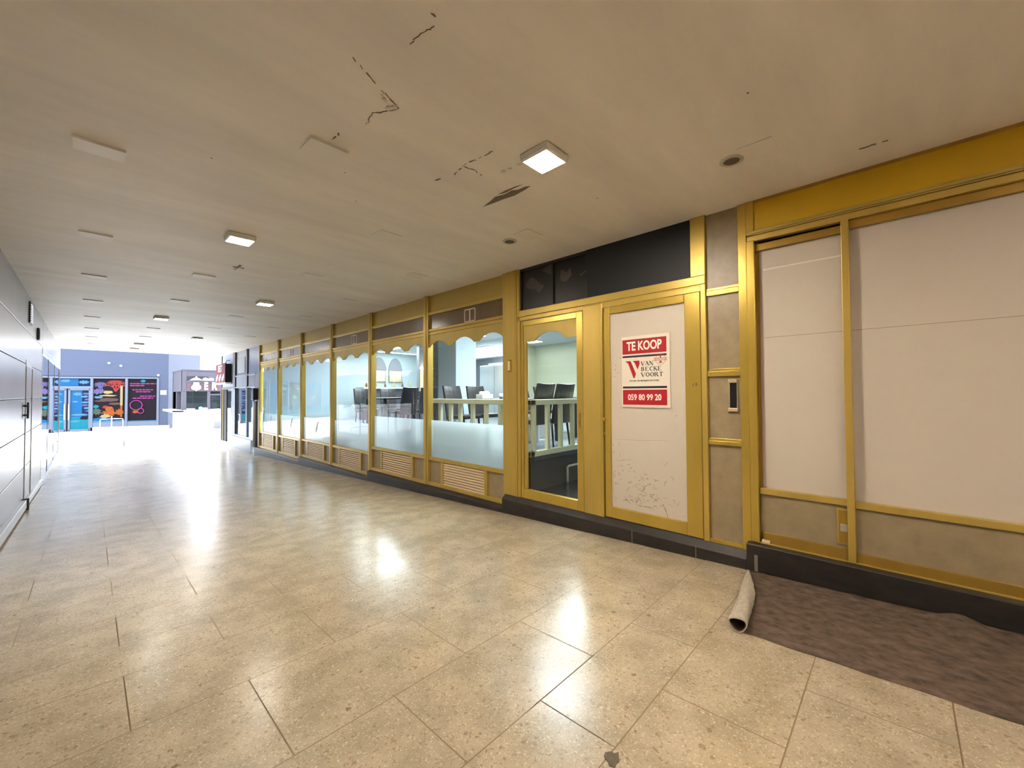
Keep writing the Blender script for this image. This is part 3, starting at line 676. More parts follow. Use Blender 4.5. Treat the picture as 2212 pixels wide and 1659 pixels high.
B(XL, XL+.03, 11.48, 11.72, 2.452, 2.675).build('case', DKGREY, sp, .006); B(XL+.03, XL+.036, 11.5, 11.7, 2.47, 2.66).build('front_cover', mat('mid grey', lin(110,106,104), .5), sp, .003)
# base rail along the wall
rl = thing('baseboard_left', (XL, 8, -.2), 'grey metal base rail along the foot of the left wall', 'base rail', kind='structure')
def sloped(y0, y1, h0, h1, d, m, nm):
    MB().hexa([(XL,y0,fz(XL,y0)+h0),(XL+d,y0,fz(XL,y0)+h0),(XL+d,y1,fz(XL,y1)+h0),(XL,y1,fz(XL,y1)+h0),
               (XL,y0,fz(XL,y0)+h1),(XL+d,y0,fz(XL,y0)+h1),(XL+d,y1,fz(XL,y1)+h1),(XL,y1,fz(XL,y1)+h1)]).build(nm, m, rl, .004)
sloped(-9, 9.55, .03, .155, .05, ALU, 'rail'); sloped(-9, 9.5, -.01, .03, .025, JOINT, 'shadow_gap')
sloped(9.95, 12.75, .02, .12, .04, ALU, 'rail'); sloped(9.9, 12.8, -.01, .02, .02, JOINT, 'shadow_gap')
p = B(XL, XL+.07, 9.55, 9.62, fz(XL,9.6), fz(XL,9.6)+.17); p.build('end_block', BLKF, rl, .004)
# glazed far end of the left wall
wg = thing('window_10', (XL, 16.5, .8), 'dark reflecting shop glazing at the far end of the left wall', 'shop window', kind='structure')
B(XL-.02, XL-.01, 12.9, 20.28, -.62, 2.33).build('glass_pane', MGLASS, wg)
B(XL-.03, XL+.005, 12.88, 20.3, 2.30, 2.42).build('header_band', mat('blue grey band', lin(160,168,190), .25, .3), wg, .003)
B(XL-.03, XL, 12.88, 20.3, 2.425, CZ).build('metal_panel', METALW, wg)
for y in (14.95,17.4,19.7): B(XL-.01, XL-.004, y-.035, y+.035, -.6, 2.30).build('mullion', mat('blue black mullion', lin(40,58,96), .4), wg, .003)
B(XL-.03, XL+.02, 12.9, 20.3, -.75, -.40).build('base_panel', METALW, wg, .004)
B(XL-.012, XL+.004, 12.86, 12.93, -.5, 2.3).build('end_stile', ALU, wg, .003)
B(XL-.6, XL-.3, 12.9, 20.3, -.8, CZ).build('back_wall', DKGREY, wg)
B(XL-.6, XL, 20.29, 20.34, -.8, CZ).build('return_panel', METALW, wg)

# ------------------------------------------------------------------ dark shopfront at the far right
ds = thing('wall_far_right', (XW, 17.5, 0), 'dark blue grey shopfront at the bright end of the arcade', 'shopfront', kind='structure')
SILV = mat('silver blue panel', lin(112,116,136), .3, .4)
B(XW+.02, XW+.06, 14.9, 16.35, 2.10, CZ).build('upper_panel', SILV, ds)
B(XW+.03, XW+.06, 16.45, 18.0, 2.12, CZ).build('upper_panel', mat('grey poster panel', lin(104,108,118), .3), ds)
B(XW+.02, XW+.03, 16.8, 17.8, 2.2, 2.78).build('poster_sheet', mat('faded grey poster', lin(128,130,136), .5, 0, .3, 3, (1,1,.3)), ds)
B(XW+.02, XW+.06, 18.3, 20.28, 1.72, CZ).build('upper_panel', mat('pale blue panel', sun(186,200,222,.4), .4), ds)
B(XW+.02, XW+.06, 15.42, 16.35, 1.69, 2.08).build('middle_panel', mat('slate panel', lin(92,96,112), .4), ds)
B(XW+.02, XW+.06, 16.48, 18.0, 1.69, 2.12).build('middle_panel', mat('slate panel light', lin(108,112,126), .4), ds)
f_ = B(XW-.01, XW+.06, 15.38, 18.02, 2.075, 2.125); f_.box(XW-.01, XW+.06, 15.38, 18.02, 1.655, 1.70); f_.box(XW-.02, XW+.06, 15.3, 18.6, -.115, -.055); f_.box(XW-.01, XW+.06, 18.35, 18.58, -.1, 1.66)
f_.build('rails', mat('silver rail', lin(140,144,160), .3, .5), ds, .004)
f_ = B(XW-.015, XW+.06, 16.33, 16.49, -.06, CZ); f_.box(XW-.02, XW+.06, 18.0, 18.3, 1.6, CZ); f_.box(XW-.01, XW+.06, 15.36, 15.43, -.45, 2.08); f_.box(XW-.01, XW+.06, 20.25, 20.34, -.55, CZ); f_.box(XW-.01, XW+.06, 18.02, 18.1, -.06, 1.66)
f_.build('dark_posts', BLKF, ds, .003)
B(XW-.012, XW+.08, 14.90, 15.36, -.30, 2.1).build('grey_post', mat('slate grey post', lin(118,118,128), .35, .3), ds, .004)
MB().tube([(XW-.06,15.2,-.28),(XW-.06,15.2,1.2)], .05, 12).build('downpipe', mat('pale grey pipe', lin(196,200,210), .4), ds, smooth=True)
B(XG, XG+.008, 15.4, 18.3, -.06, 1.67).build('glass_pane', glass('far shop glass', (.6,.65,.72,1), 1.4), ds)
B(XG+.01, XG+.014, 16.5, 18.0, -.05, 1.66).build('window_poster', mat('grey window poster', sun(150,150,172,.22), .5, 0, .2, 2), ds)
po = MB(); rp = random.Random(3)
for k in range(9):
    cy, cz = 17.25+rp.uniform(-.55,.55), .95+rp.uniform(-.45,.5); a_, b_ = rp.uniform(.06,.16), rp.uniform(.16,.42)
    po.mi = 0 if k < 6 else 1
    po.prism([(cy+a_*rp.uniform(.6,1.2)*math.cos(q), cz+b_*rp.uniform(.6,1.2)*math.sin(q)) for q in [2*PI*j/11 for j in range(11)]], 'x', XG+.0088+k*.0001, XG+.0095+k*.0001)
po.build('poster_shapes', [mat('salmon print', sun(236,120,112,.28), .5), mat('white print far', sun(228,226,236,.3), .5)], ds)
B(XG+.0092, XG+.0098, 15.44, 16.34, -.05, .46).build('frosted_film', FILM, ds)
B(XG+.0092, XG+.0098, 16.5, 18.0, -.05, .42).build('frosted_film', FILM, ds)
B(XW-.09, XW+.06, 15.5, 18.55, -.56, -.11).build('base_panel', mat('pale blue base', lin(120,127,140), .4), ds, .006)
B(XW-.10, XW+.06, 14.98, 20.3, -.74, -.55).build('step', mat('grey step', lin(150,146,150), .6), ds, .006)
B(XW+.55, XW+.6, 18.3, 20.3, -.5, 1.7).build('doorway_dark', mat('doorway interior', lin(14,13,12), .6), ds)  # near-black sheet, the unlit interior put into its colour
B(XW+.0, XW+.06, 20.02, 20.12, -.5, 1.62).build('yellow_strip', mat('dull gold strip', sun(205,175,70,.3), .5, spec=.2), ds)
B(XW+.02, XW+.06, 19.5, 20.02, -.46, 1.62).build('doorway_shade', mat('black doorway shade', lin(10,10,10), .6, spec=.1), ds)  # added black panel standing in for the dark of the doorway
B(XW, XW+.6, 18.3, 20.3, 1.62, 1.72).build('door_head', BLKF, ds)
B(XW, XW+.6, 18.3, 20.3, -.56, -.46).build('doorstep', mat('pale step', lin(214,210,214), .6), ds)
sh = thing('display_shelf', (4.2, 19.3, -.4), 'white display rack just inside the far shop doorway', 'display rack')
q = MB()
for k in range(4): q.box(4.05, 4.32, 18.75, 19.95, -.1+.33*k, -.06+.33*k)
SHW = mat('white rack', sun(240,240,238,.3), .6, spec=.1); q.build('shelves', SHW, sh); B(4.3, 4.33, 18.75, 19.95, -.46, 1.12).build('back_panel', WHITEX, sh); B(4.05, 4.1, 18.75, 18.8, -.46, 1.12).build('upright', SHW, sh); B(4.05,4.1,19.9,19.95,-.46,1.12).build('upright', SHW, sh)
# black wall box near the last window
lb = thing('letter_box', (XW, 15.2, 1.4), 'black upright box projecting between far window and dark shopfront', 'box')
B(XW-.14, XW-.014, 15.05, 15.3, 1.24, 1.62).build('case', BLACKM, lb, .006); B(XW-.17, XW-.14, 15.26, 15.32, 1.56, 1.585).build('latch', BLACKM, lb)
# projecting lightbox sign
bs = thing('lightbox_sign', (3.7, 19.6, 1.9), 'red lightbox sign reading BEST projecting from the far shopfront', 'sign')
B(3.612, 3.80, 18.66, 20.28, 1.91, 2.61).build('box_body', BLACKM, bs, .006)
B(3.595, 3.613, 18.64, 20.30, 1.89, 2.63).build('sign_face', mat('red sign face', sun(226,44,84,.09), .6, spec=.1), bs, .004)
B(3.6, 3.8, 18.64, 20.30, 1.83, 1.89).build('white_underside', WHITEX, bs, .003)
q = MB().add(text_mesh('BEST', .36, .92, .012), M_right(3.5935, 19.5, 2.43)); q.build('lettering', mat('white sign print', sun(235,225,230,.3), .6, spec=.1), bs)
q = MB()
for k in range(3):
    y = 20.02-.52*k; q.prism([(y+.27,1.82),(y+.06,1.88),(y-.27,2.13),(y-.13,2.0),(y-.2,2.15),(y+.12,2.05)][:0] or [(y+.22,1.93),(y+.23,2.06),(y+.02,2.2),(y-.2,2.24),(y-.18,2.1),(y+.0,1.96)], 'x', 3.5925, 3.595)
q.build('slanted_emblems', mat('pink white sign print', sun(250,226,234,.26), .6, spec=.1), bs)
q = MB().tube([(3.8,18.9,2.75),(3.7,18.9,2.75),(3.65,18.9,2.61)], .012, 8); q.build('bracket', DKGREY, bs); B(3.65, 3.75, 19.2, 19.5, 2.61, 2.66).build('junction_box', DKGREY, bs)

# ------------------------------------------------------------------ restaurant interior
PZ = .54
tag(B(3.87, 11.5, 1.0, 14.7, .0, .07).build('floor_dining', RDARK), 'dark entrance floor inside the glass door', 'floor', kind='structure')
pf = thing('platform', (4.2, 3.65, .07), 'raised grey dining platform with black riser behind the railing', 'platform', kind='structure')
B(4.19, 11.5, 3.66, 14.6, .07, PZ).build('deck', RFLOOR, pf)
r_ = B(4.165, 4.19, 3.64, 14.6, .07, PZ-.02); r_.box(4.165, 11.5, 3.635, 3.66, .07, PZ-.02); r_.build('riser', RISER, pf)
r_ = B(4.15, 4.20, 3.62, 14.6, PZ-.06, PZ+.002); r_.box(4.15, 11.5, 3.62, 3.67, PZ-.06, PZ+.002); r_.build('edge_trim', mat('dark edge trim', lin(60,58,62), .4), pf, .004)
tag(B(3.87, 11.5, 1.0, 14.7, CZ, CZ+.2).build('ceiling_dining', mat('white dining ceiling', lin(200,205,205), .6)), 'white ceiling of the dining room behind the windows', 'ceiling', kind='structure')
tag(B(10.5, 10.7, 1.0, 8.95, 0, CZ).build('wall_dining_back', RWALL), 'pale yellow plank wall at the back of the dining room', 'wall', kind='structure')
tag(B(9.4, 10.5, 8.9, 9.05, 0, CZ).build('wall_dining_return', RWALL), 'short pale return wall left of the plank wall', 'wall', kind='structure')
tag(B(3.87, 10.7, .93, 1.05, 0, CZ).build('wall_dining_side', RWHITE), 'white side wall of the dining room near the door', 'wall', kind='structure')
tag(B(3.87, 11.5, 14.55, 14.75, 0, CZ).build('wall_dining_end', mat('grey green end wall', lin(176,192,196), .5)), 'grey end wall of the dining room hung with pictures', 'wall', kind='structure')
tag(B(11.3, 11.5, 8.95, 14.6, 0, CZ).build('wall_kitchen', RGREY), 'grey kitchen wall behind the steel cabinets', 'wall', kind='structure')
gp = MB()
for z in (1.62,1.95,2.3): gp.box(10.494, 10.5, 1.1, 8.9, z, z+.012)
gp.build('plank_joint', mat('plank joint', lin(206,206,178), .7), bpy.data.objects['wall_dining_back'])
tag(B(5.31, 5.87, 6.70, 7.33, .5, CZ).build('column', mat('white column', lin(196,214,230), .55), None, .01), 'tall white square column behind the railing', 'column', kind='structure')
tag(B(8.2, 8.5, 7.9, 12.2, 2.48, 2.76).build('ceiling_beam', RWHITE, None, .005), 'white dropped beam in front of the steel cabinet', 'beam', kind='structure')
# railing
rg = thing('railing', (4.2, 3.65, PZ), 'cream painted balustrade around the dining platform', 'railing')
RT = 1.325
q = B(4.13, 4.24, 3.60, 5.98, RT-.075, RT); q.build('top_rail', CREAM, rg, .008)
q = B(4.13, 9.5, 3.60, 3.71, RT-.075, RT); q.build('top_rail', CREAM, rg, .008)
q = B(4.14, 4.23, 3.61, 5.95, PZ+.003, PZ+.075); q.build('bottom_rail', CREAM, rg, .006)
q = B(4.14, 9.5, 3.61, 3.70, PZ+.003, PZ+.075); q.build('bottom_rail', CREAM, rg, .006)
for y in (3.93,4.24,4.55,4.86,5.17,5.42,5.71): B(4.16, 4.215, y-.03, y+.03, PZ+.07, RT-.07).build('baluster', CREAM, rg, .005)
for x in [4.25+.305*k for k in range(17)]: B(x-.03, x+.03, 3.63, 3.685, PZ+.07, RT-.07).build('baluster', CREAM, rg, .005)
# dining chairs
def chair_proto(loc, rot, label):
    t = thing('dining_chair', (0,0,0), label, 'chair', 'dark leather chairs in the dining room', world=False)
    MB().hexa([(-.22,-.21,.41),(.22,-.21,.41),(.23,.23,.42),(-.23,.23,.42),(-.21,-.2,.485),(.21,-.2,.485),(.225,.225,.49),(-.225,.225,.49)]).build('seat', LEATHER, t, .02)
    k = MB(); n = 7; F = []; Bk = []
    for i in range(n+1):
        s_ = i/n; z = .40+.62*s_; y = -.215-.11*s_**1.5; w = .205+.012*math.sin(s_*PI)
        F.append([k.bm.verts.new((w*u, y+.02-.018*(1-u*u), z+ (.0 if i < n else -.012*(1-u*u)))) for u in (-1,-.5,0,.5,1)])
        Bk.append([k.bm.verts.new((w*u, y-.03-.018*(1-u*u), z+ (.0 if i < n else -.012*(1-u*u)))) for u in (-1,-.5,0,.5,1)])
    for i in range(n):
        for j in range(4): k._f([F[i][j],F[i][j+1],F[i+1][j+1],F[i+1][j]]); k._f([Bk[i][j+1],Bk[i][j],Bk[i+1][j],Bk[i+1][j+1]])
        for j in (0,4): k._f([F[i][j],Bk[i][j],Bk[i+1][j],F[i+1][j]])
    for j in range(4): k._f([F[0][j],F[0][j+1],Bk[0][j+1],Bk[0][j]]); k._f([F[n][j],F[n][j+1],Bk[n][j+1],Bk[n][j]])
    k.build('backrest', LEATHER, t, .008, smooth=False)
    for sx in (-1,1):
        for sy in (-1,1):
            MB().tube([(sx*.19,sy*.19,.42),(sx*.205,sy*.215 if sy > 0 else -.235,0)], [.019,.012], 10).build('leg', BLACKM, t, smooth=True)
    t.location = loc; t.rotation_euler.z = rot
    return t
CH = chair_proto((4.69,4.12,PZ), .05, 'dark leather chair leaning behind the cream railing, left one in the glass door')
G_ = 'dark leather chairs in the dining room'
dup(CH, (5.18,4.10,PZ), -.03, 'dark leather chair behind the cream railing, right one in the glass door', G_)
dup(CH, (4.71,5.72,PZ), PI+.1, 'dark leather chair in front of the white column', G_)
dup(CH, (5.26,5.74,PZ), PI-.05, 'dark leather chair behind the white tissue box', G_)
for x, y, rz, lab in [(6.75,4.2,.1,'dark leather chair deep in the glass door view, at the second table'),(7.35,4.2,-.1,'dark leather chair at the right edge of the glass door view'),
                  (6.8,5.9,PI,'dark leather chair on the far side of the second table'),(7.4,5.85,PI+.2,'dark leather chair at the far corner of the second table'),
                  (5.0,8.3,.1,'dark leather chair in the second window from the glass door, left side'),(5.6,8.3,-.2,'dark leather chair at the near side of the table by the picture wall'),
                  (5.0,10.0,PI,'dark leather chair at the far side of the table by the picture wall'),(5.7,10.0,PI-.2,'dark leather chair at the far corner of the table by the picture wall'),
                  (8.3,11.6,-.4,'dark leather chair below the pictures in the second window')]:
    dup(CH, (x, y, PZ), rz, lab, G_)
def table(x0, x1, y0, y1, label):
    t = thing('dining_table', ((x0+x1)/2, (y0+y1)/2, PZ), label, 'table', 'black dining tables')
    B(x0, x1, y0, y1, PZ+.745, PZ+.78).build('table_top', TABLET, t, .004)
    for x in (x0+.08, x1-.08):
        for y in (y0+.08, y1-.08): B(x-.028, x+.028, y-.028, y+.028, PZ, PZ+.745).build('leg', BLACKM, t)
table(4.5,6.0,4.45,5.4,'black dining table holding the white tissue box')
table(6.5,7.7,4.5,5.5,'black dining table deep in the glass door view')
table(4.7,6.0,8.6,9.6,'black dining table seen in the second window from the glass door')
tb = thing('tissue_box', (4.7,5.15,PZ+.78), 'white tissue box with loose napkins on the black table', 'tissue box')
B(4.58,4.83,5.07,5.24,PZ+.78,PZ+.86).build('box', WHITEX, tb, .006)
q = MB(); rp = random.Random(5)
for k in range(6):
    c = (4.62+.035*k, 5.15+rp.uniform(-.03,.03)); q.tube([(c[0],c[1],PZ+.86),(c[0]+.01,c[1],PZ+.885),(c[0]+.03,c[1]+rp.uniform(-.02,.02),PZ+.90-.006*k)], [.03,.035,.012], 8)
q.build('napkins', WHITEX, tb, smooth=True)
cp = tag(MB().lathe([(.03,0),(.035,.09),(.032,.09),(.028,.005)], (4.95,5.0,PZ+.78)).build('cup', WHITEX, None, smooth=True), 'white cup right of the tissue box on the table', 'cup')
lw_ = thing('low_stool', (5.6,6.2,PZ), 'white low stool frame behind the chair legs in the glass door', 'stool')
B(5.5,5.9,4.62,4.95,PZ,PZ+.04).build('base', WHITEX, lw_, .004); q = B(5.5,5.54,4.62,4.95,PZ+.04,PZ+.36); q.build('side', WHITEX, lw_, .004); B(5.86,5.9,4.62,4.95,PZ+.04,PZ+.36).build('side', WHITEX, lw_, .004)
pi_ = tag(MB().tube([(5.25,3.60,.32),(4.98,3.60,.32),(4.95,3.60,.30),(4.95,3.60,.08)], .017, 10).build('floor_pipe', WHITEP, None, smooth=True), 'white bent pipe at the black riser behind the glass door', 'pipe')
# kitchen / bar
fc = thing('steel_cabinet', (9.8,10.0,PZ), 'tall steel double door cabinet under the white beam', 'cabinet')
B(9.55,10.3,9.2,10.7,PZ,2.38).build('body', STEEL, fc, .006)
for a, b in ((9.22,9.94),(9.96,10.68)):
    d = B(9.53,9.55,a,b,PZ+.1,2.36).build('door', STEEL, fc, .004); B(9.505,9.53,(b-.06 if a < 9.5 else a+.04),(b-.04 if a < 9.5 else a+.06),1.2,1.7).build('handle', ALU, d)
q = B(9.6,10.2,9.3,10.3,2.38,2.44); q.build('stacked_trays', STEEL, fc, .004)
bc = thing('bar_counter', (8.0,12.4,PZ), 'dark bar counter with pale green top in front of the pictures', 'counter')
B(6.4,10.4,12.9,13.4,PZ,PZ+1.05).build('body', mat('dark counter body', lin(70,72,80), .4), bc, .005); B(6.3,10.5,12.82,13.46,PZ+1.05,PZ+1.1).build('worktop', mat('pale green top', lin(190,214,206), .3), bc, .005)
kc = thing('kitchen_counter', (8.2,9.6,PZ), 'dark kitchen counter left of the white column', 'counter')
B(6.6,7.6,9.9,10.5,PZ,PZ+.9).build('body', mat('slate counter', lin(84,84,92), .4), kc, .005); B(6.55,7.65,9.85,10.55,PZ+.9,PZ+.94).build('worktop', TABLET, kc, .004)
ap = thing('amber_panel', (7.2,11.4,1.6), 'warm lit panel with lamp left of the white column', 'wall panel')
B(7.3,8.0,11.0,11.06,PZ+.9,2.2).build('panel', mat('warm beige panel', lin(236,206,160), .5), ap); B(7.35,7.95,10.86,11.0,2.2,2.26).build('lamp', LAMPT, ap)
B(7.28,8.02,11.06,11.2,PZ,CZ).build('backing', RGREY, ap)
for k, (a, b, lab) in enumerate([(7.5,8.02,'left tan framed picture on the grey end wall'),(8.16,8.74,'right tan framed picture on the grey end wall')]):
    t = thing('framed_picture', ((a+b)/2,14.5,2.1), lab, 'picture', 'tan pictures above the bar')
    B(a,b,14.51,14.55,1.86,2.34).build('frame', mat('tan frame', lin(150,126,96), .5), t, .004)
    B(a+.03,b-.03,14.5,14.512,1.89,2.31).build('picture_sheet', mat('tan picture sheet', lin(224,206,176), .5, 0, .35, 7), t)
    t2 = tag(MB().prism([((a+b)/2-.3,2.342)]+[((a+b)/2-.3+.6*j/14, 2.342+.48*math.sin(PI*j/14)**.6) for j in range(15)]+[((a+b)/2+.3,2.342)], 'y', 14.5, 14.55).build('arched_shape', RGREY), ('left' if k == 0 else 'right')+' made-up grey arch shape above a tan framed picture', 'wall panel', 'made-up grey arch shapes above the pictures')  # flat arches made up to stand in for arches of light
sf = thing('bottle_shelf', (8.1,14.4,1.6), 'upper white wall shelf of bottles just under the tan pictures', 'shelf')
B(6.9,9.6,14.3,14.55,1.58,1.61).build('board', WHITEX, sf)
sf = thing('bottle_shelf', (8.1,14.4,1.2), 'lower white wall shelf of bottles behind the bar counter', 'shelf'); B(6.9,9.6,14.3,14.55,1.2,1.23).build('board', WHITEX, sf)
bcol = [lin(210,216,214), lin(120,86,50), lin(70,96,66), lin(200,180,120)]
proto = None
for k in range(14):
    x = 7.0+.19*k; zz = 1.61 if k % 2 else 1.23
    o = MB().lathe([(.035,0),(.037,.17),(.014,.22),(.013,.28)], (0,0,0), 12).build('bottle', mat(f'bottle colour {k%4}', bcol[k % 4], .2), None, smooth=True)
    o.location = (x, 14.42, zz)
    tag(o, 'bottle standing on the wall shelf under the tan pictures', 'bottle', 'bottles on the bar shelf')
bk = thing('brick_pier', (7.1,8.2,PZ), 'grey stacked stone pier seen in the second window', 'pier', kind='structure')
q = MB(); rp = random.Random(9)
for k in range(28):
    z = PZ+k*.088; a = rp.uniform(-.03,.03); q.box(5.95+rp.uniform(0,.015),6.35,7.9+rp.uniform(0,.015),8.16+a,z,z+.084); q.box(5.95+rp.uniform(0,.015),6.35,8.163+a,8.45,z,z+.084)
q.build('stones', mat('grey stacked stone', lin(150,150,146), .7, 0, .3, 9), bk)
# dining room ceiling lights
def rlamp(x, y, lab, sx=1.5, sy=1.2):
    t = thing('ceiling_light_panel', (x, y, CZ), lab, 'ceiling light', 'cool white ceiling lights of the dining room')
    B(x-sx/2-.02, x+sx/2+.02, y-sy/2-.02, y+sy/2+.02, CZ-.03, CZ).build('frame', WHITEP, t); B(x-sx/2, x+sx/2, y-sy/2, y+sy/2, CZ-.04, CZ-.03).build('diffuser', LAMPR if x < 5 else LAMPW, t)
rlamp(4.85,4.3,'white ceiling light nearest the cream railing')
rlamp(9.3,8.05,'white ceiling light near the plank wall, seen in the glass door', .45, .45)
rlamp(6.6,12.2,'added white ceiling light near the pictures at the far end'); rlamp(6.7,8.7,'white ceiling light over the second dining table'); rlamp(7.6,5.2,'white ceiling light deep in the dining room'); rlamp(8.2,13.9,'white ceiling light above the bar', 1.6, .12); rlamp(10,10.5,'white ceiling light over the steel cabinet')  # light near the pictures is added to brighten the far end

# ------------------------------------------------------------------ outside
tag(B(-40, 45, YEND, 70, -1.2, -.70).build('street', STREET), 'bright pale street paving beyond the arcade', 'street', kind='structure')
# blue shop with aquarium window graphics (local frame: u along facade, v height)
SA = (-1.80, 35.49, -.70); rotA = math.atan2(33.158-35.469, 3.522+1.762)
bs_ = thing('shop_building', SA, 'blue grey shop front with coral reef window graphics across the street', 'building', world=False, rot=rotA)
def sb(u0, u1, d0, d1, v0, v1): return B(u0, u1, d0, d1, v0, v1)
q = sb(-14, 5.75, .12, 6, 0, 7); q.box(-14, 5.75, -.06, .12, 3.25, 7); q.box(5.24, 5.75, -.06, .12, .24, 3.25); q.box(-14, -.1, -.06, .12, 0, 3.25); q.build('wall', BLUEW, bs_)
q = sb(2.2, 5.8, -.10, .0, 0, .22); q.build('base', WHITEX, bs_)
q = sb(-.1, 5.25, -.10, .0, 3.12, 3.22)
for u in (-.1,2.06,3.66,5.18): q.box(u, u+.12, -.1, .02, .0 if u < 2 else .2, 3.15)
q.box(-.1, 2.15, -.08, .02, 2.52, 2.66); q.box(2.1, 5.2, -.08, .02, .22, .5)
q.build('window_frame', FRB, bs_, .01)
dg = sb(.0, .95, -.05, .0, .02, 2.5); dg.bm.free()
LB = mat('aquarium blue', sun(52,150,226), .8, spec=.05); NB = mat('deep aquarium blue', sun(26,62,120), .8, spec=.05); TQ = mat('aquarium turquoise', sun(44,190,220), .8, spec=.05)
PB = mat('pale aquarium blue', sun(130,200,240), .8, spec=.05); VI = mat('coral lilac', sun(150,140,206), .8, spec=.05); RD = mat('coral red', sun(232,86,84), .8, spec=.05); ORG = mat('coral orange', sun(240,130,60), .8, spec=.05)
CRM = mat('coral cream', sun(246,220,160), .8, spec=.05); DK = mat('dark reef', sun(46,34,48), .8, spec=.05); PK = mat('pink print', sun(240,96,200), .8, spec=.05); BRN = mat('reef brown', sun(140,106,100), .8, spec=.05); SEA = mat('sea green grey', sun(120,140,124), .8, spec=.05)
MATS = [LB, NB, TQ, PB, VI, RD, ORG, CRM, DK, PK, BRN, SEA]
rq = random.Random(21)
class Print(MB):
    d = -.02
    def blob(s, mi, u, v, a, b, spiky=0, n=18):
        s.d -= .0006; s.mi = mi
        pts = []
        for k in range(n):
            q = 2*PI*k/n; f = rq.uniform(.82,1.12) if not spiky else (1.15 if k % 2 else 1-spiky)*rq.uniform(.85,1.1)
            pts.append((u+a*f*math.cos(q), v+b*f*math.sin(q)))
        s.prism(pts, 'y', s.d, s.d+.0005); return s
    def rect(s, mi, u0, u1, v0, v1):
        s.d -= .0006; s.mi = mi; s.prism([(u0,v0),(u1,v0),(u1,v1),(u0,v1)], 'y', s.d, s.d+.0005); return s
    def branch(s, mi, u, v, ang, ln, w, depth):
        if depth == 0: return
        u2, v2 = u+ln*math.cos(ang), v+ln*math.sin(ang); s.d -= .0001; s.mi = mi
        nx_, ny_ = -math.sin(ang)*w, math.cos(ang)*w
        s.prism([(u-nx_,v-ny_),(u2-nx_*.6,v2-ny_*.6),(u2+nx_*.6,v2+ny_*.6),(u+nx_,v+ny_)], 'y', s.d, s.d+.0003)
        for da in (-.55,.1,.6): s.branch(mi, u2, v2, ang+da+rq.uniform(-.15,.15), ln*.72, w*.7, depth-1)
for name_, u0, u1 in (('door', .02, .98), ('door', 1.1, 2.05)):
    p = Print(); p.mi = 0; p.box(u0, u1, -.02, .02, .04, 2.5); s_ = 1 if u0 > 1 else -1; mid = (u0+u1)/2
    p.rect(1, (mid+.1 if s_ > 0 else u0), (u1 if s_ > 0 else mid-.1), .75, 2.5)
    for k in range(7): p.blob(3 if k % 2 else 4, mid+s_*(.28+rq.uniform(-.14,.16)), 1.2+.17*k, .18, .06)
    p.blob(3, mid-.1*s_, 2.2, .22, .10, .3); p.blob(3, mid-.2*s_, 1.75, .14, .05)
    p.rect(2, u0, u1, .12, .72); p.blob(3, mid, .98, .42, .06); p.blob(2, mid-.2*s_, .8, .25, .06); p.blob(8, mid+.22*s_, .78, .2, .09); p.blob(3, mid-.2*s_, .6, .24, .06)
    d = p.build(name_, MATS, bs_, recalc=True)
    q = sb(u0-.02, u0+.07, -.06, .0, .02, 2.5); q.box(u1-.07, u1+.02, -.06, .0, .02, 2.5); q.box(u0, u1, -.06, .0, .02, .14); q.box(u0, u1, -.06, .0, 2.42, 2.52); q.build('leaf_frame', FRB, d)
    MB().tube([((u1-.03 if s_ < 0 else u0+.03),-.1,.7),((u1-.03 if s_ < 0 else u0+.03),-.1,1.6)], .02, 8).build('handle', WHITEX, d)
p = Print(); p.mi = 0; p.box(0, 2.06, -.02, .02, 2.66, 3.12)
p.rect(1, 0, .6, 2.67, 3.1); p.rect(1, 1.5, 2.06, 2.67, 3.1); p.blob(3, .35, 2.9, .25, .11, .2); p.blob(3, 1.75, 2.9, .25, .11, .2); p.blob(3, .95, 2.98, .22, .09)
p.build('transom_graphic', MATS, bs_)
p = Print(); p.mi = 8; p.box(2.18, 3.68, -.02, .02, .5, 3.12)
for k in range(3): p.branch(4, 2.35+.14*k, 2.35, 1.2+.35*k, .22, .035, 4)
for k in range(3): p.branch(5, 3.2, 2.35, 1.0+.5*k, .27, .05, 4)
p.blob(4, 2.4, 2.35, .28, .16, .2); p.blob(7, 2.85, 2.3, .22, .10); p.blob(3, 2.42, 2.0, .2, .07); p.blob(7, 2.85, 2.1, .4, .05); p.blob(10, 2.9, 1.85, .5, .12); p.blob(10, 3.2, 1.6, .32, .08); p.blob(10, 2.5, 1.78, .3, .05)
p.blob(2, 2.3, 1.45, .16, .1, .2); p.blob(11, 2.35, 1.15, .2, .2, .2); p.blob(5, 2.75, 1.42, .16, .1, .3)
for k in range(4): p.branch(6, 2.8+.1*k, 1.0, 1.0+.4*k, .2, .07, 3)
p.blob(6, 2.95, 1.05, .38, .16, .25); p.blob(6, 3.4, 1.1, .2, .2, .3); p.blob(7, 2.75, .85, .25, .14, .2); p.rect(3, 2.18, 3.68, .5, .62); p.blob(0, 2.5, .68, .4, .1); p.blob(1, 3.2, .7, .45, .12)
p.rect(7, 3.42, 3.54, 1.5, 2.7); p.rect(6, 3.43, 3.53, .8, 1.5)
p.build('coral_graphic', MATS, bs_)
p = Print(); p.mi = 8; p.box(3.78, 5.18, -.02, .02, .5, 3.12)
for u, v, w in ((4.5,2.82,1.28),(4.22,2.70,.75),(4.48,2.44,1.0),(4.5,2.32,.7),(4.72,2.05,.75),(4.5,1.93,1.0)):
    x = u-w/2
    while x < u+w/2-.05:
        ww = rq.uniform(.1,.26); p.rect(9, x, min(x+ww, u+w/2), v-.03, v+.03); x += ww+.03
p.blob(2, 4.5, 2.98, .12, .09); p.blob(6, 4.15, 1.1, .16, .1, .3)
p.rect(3, 3.78, 5.18, .5, .56)
w_ = p.build('notice_graphic', MATS, bs_)
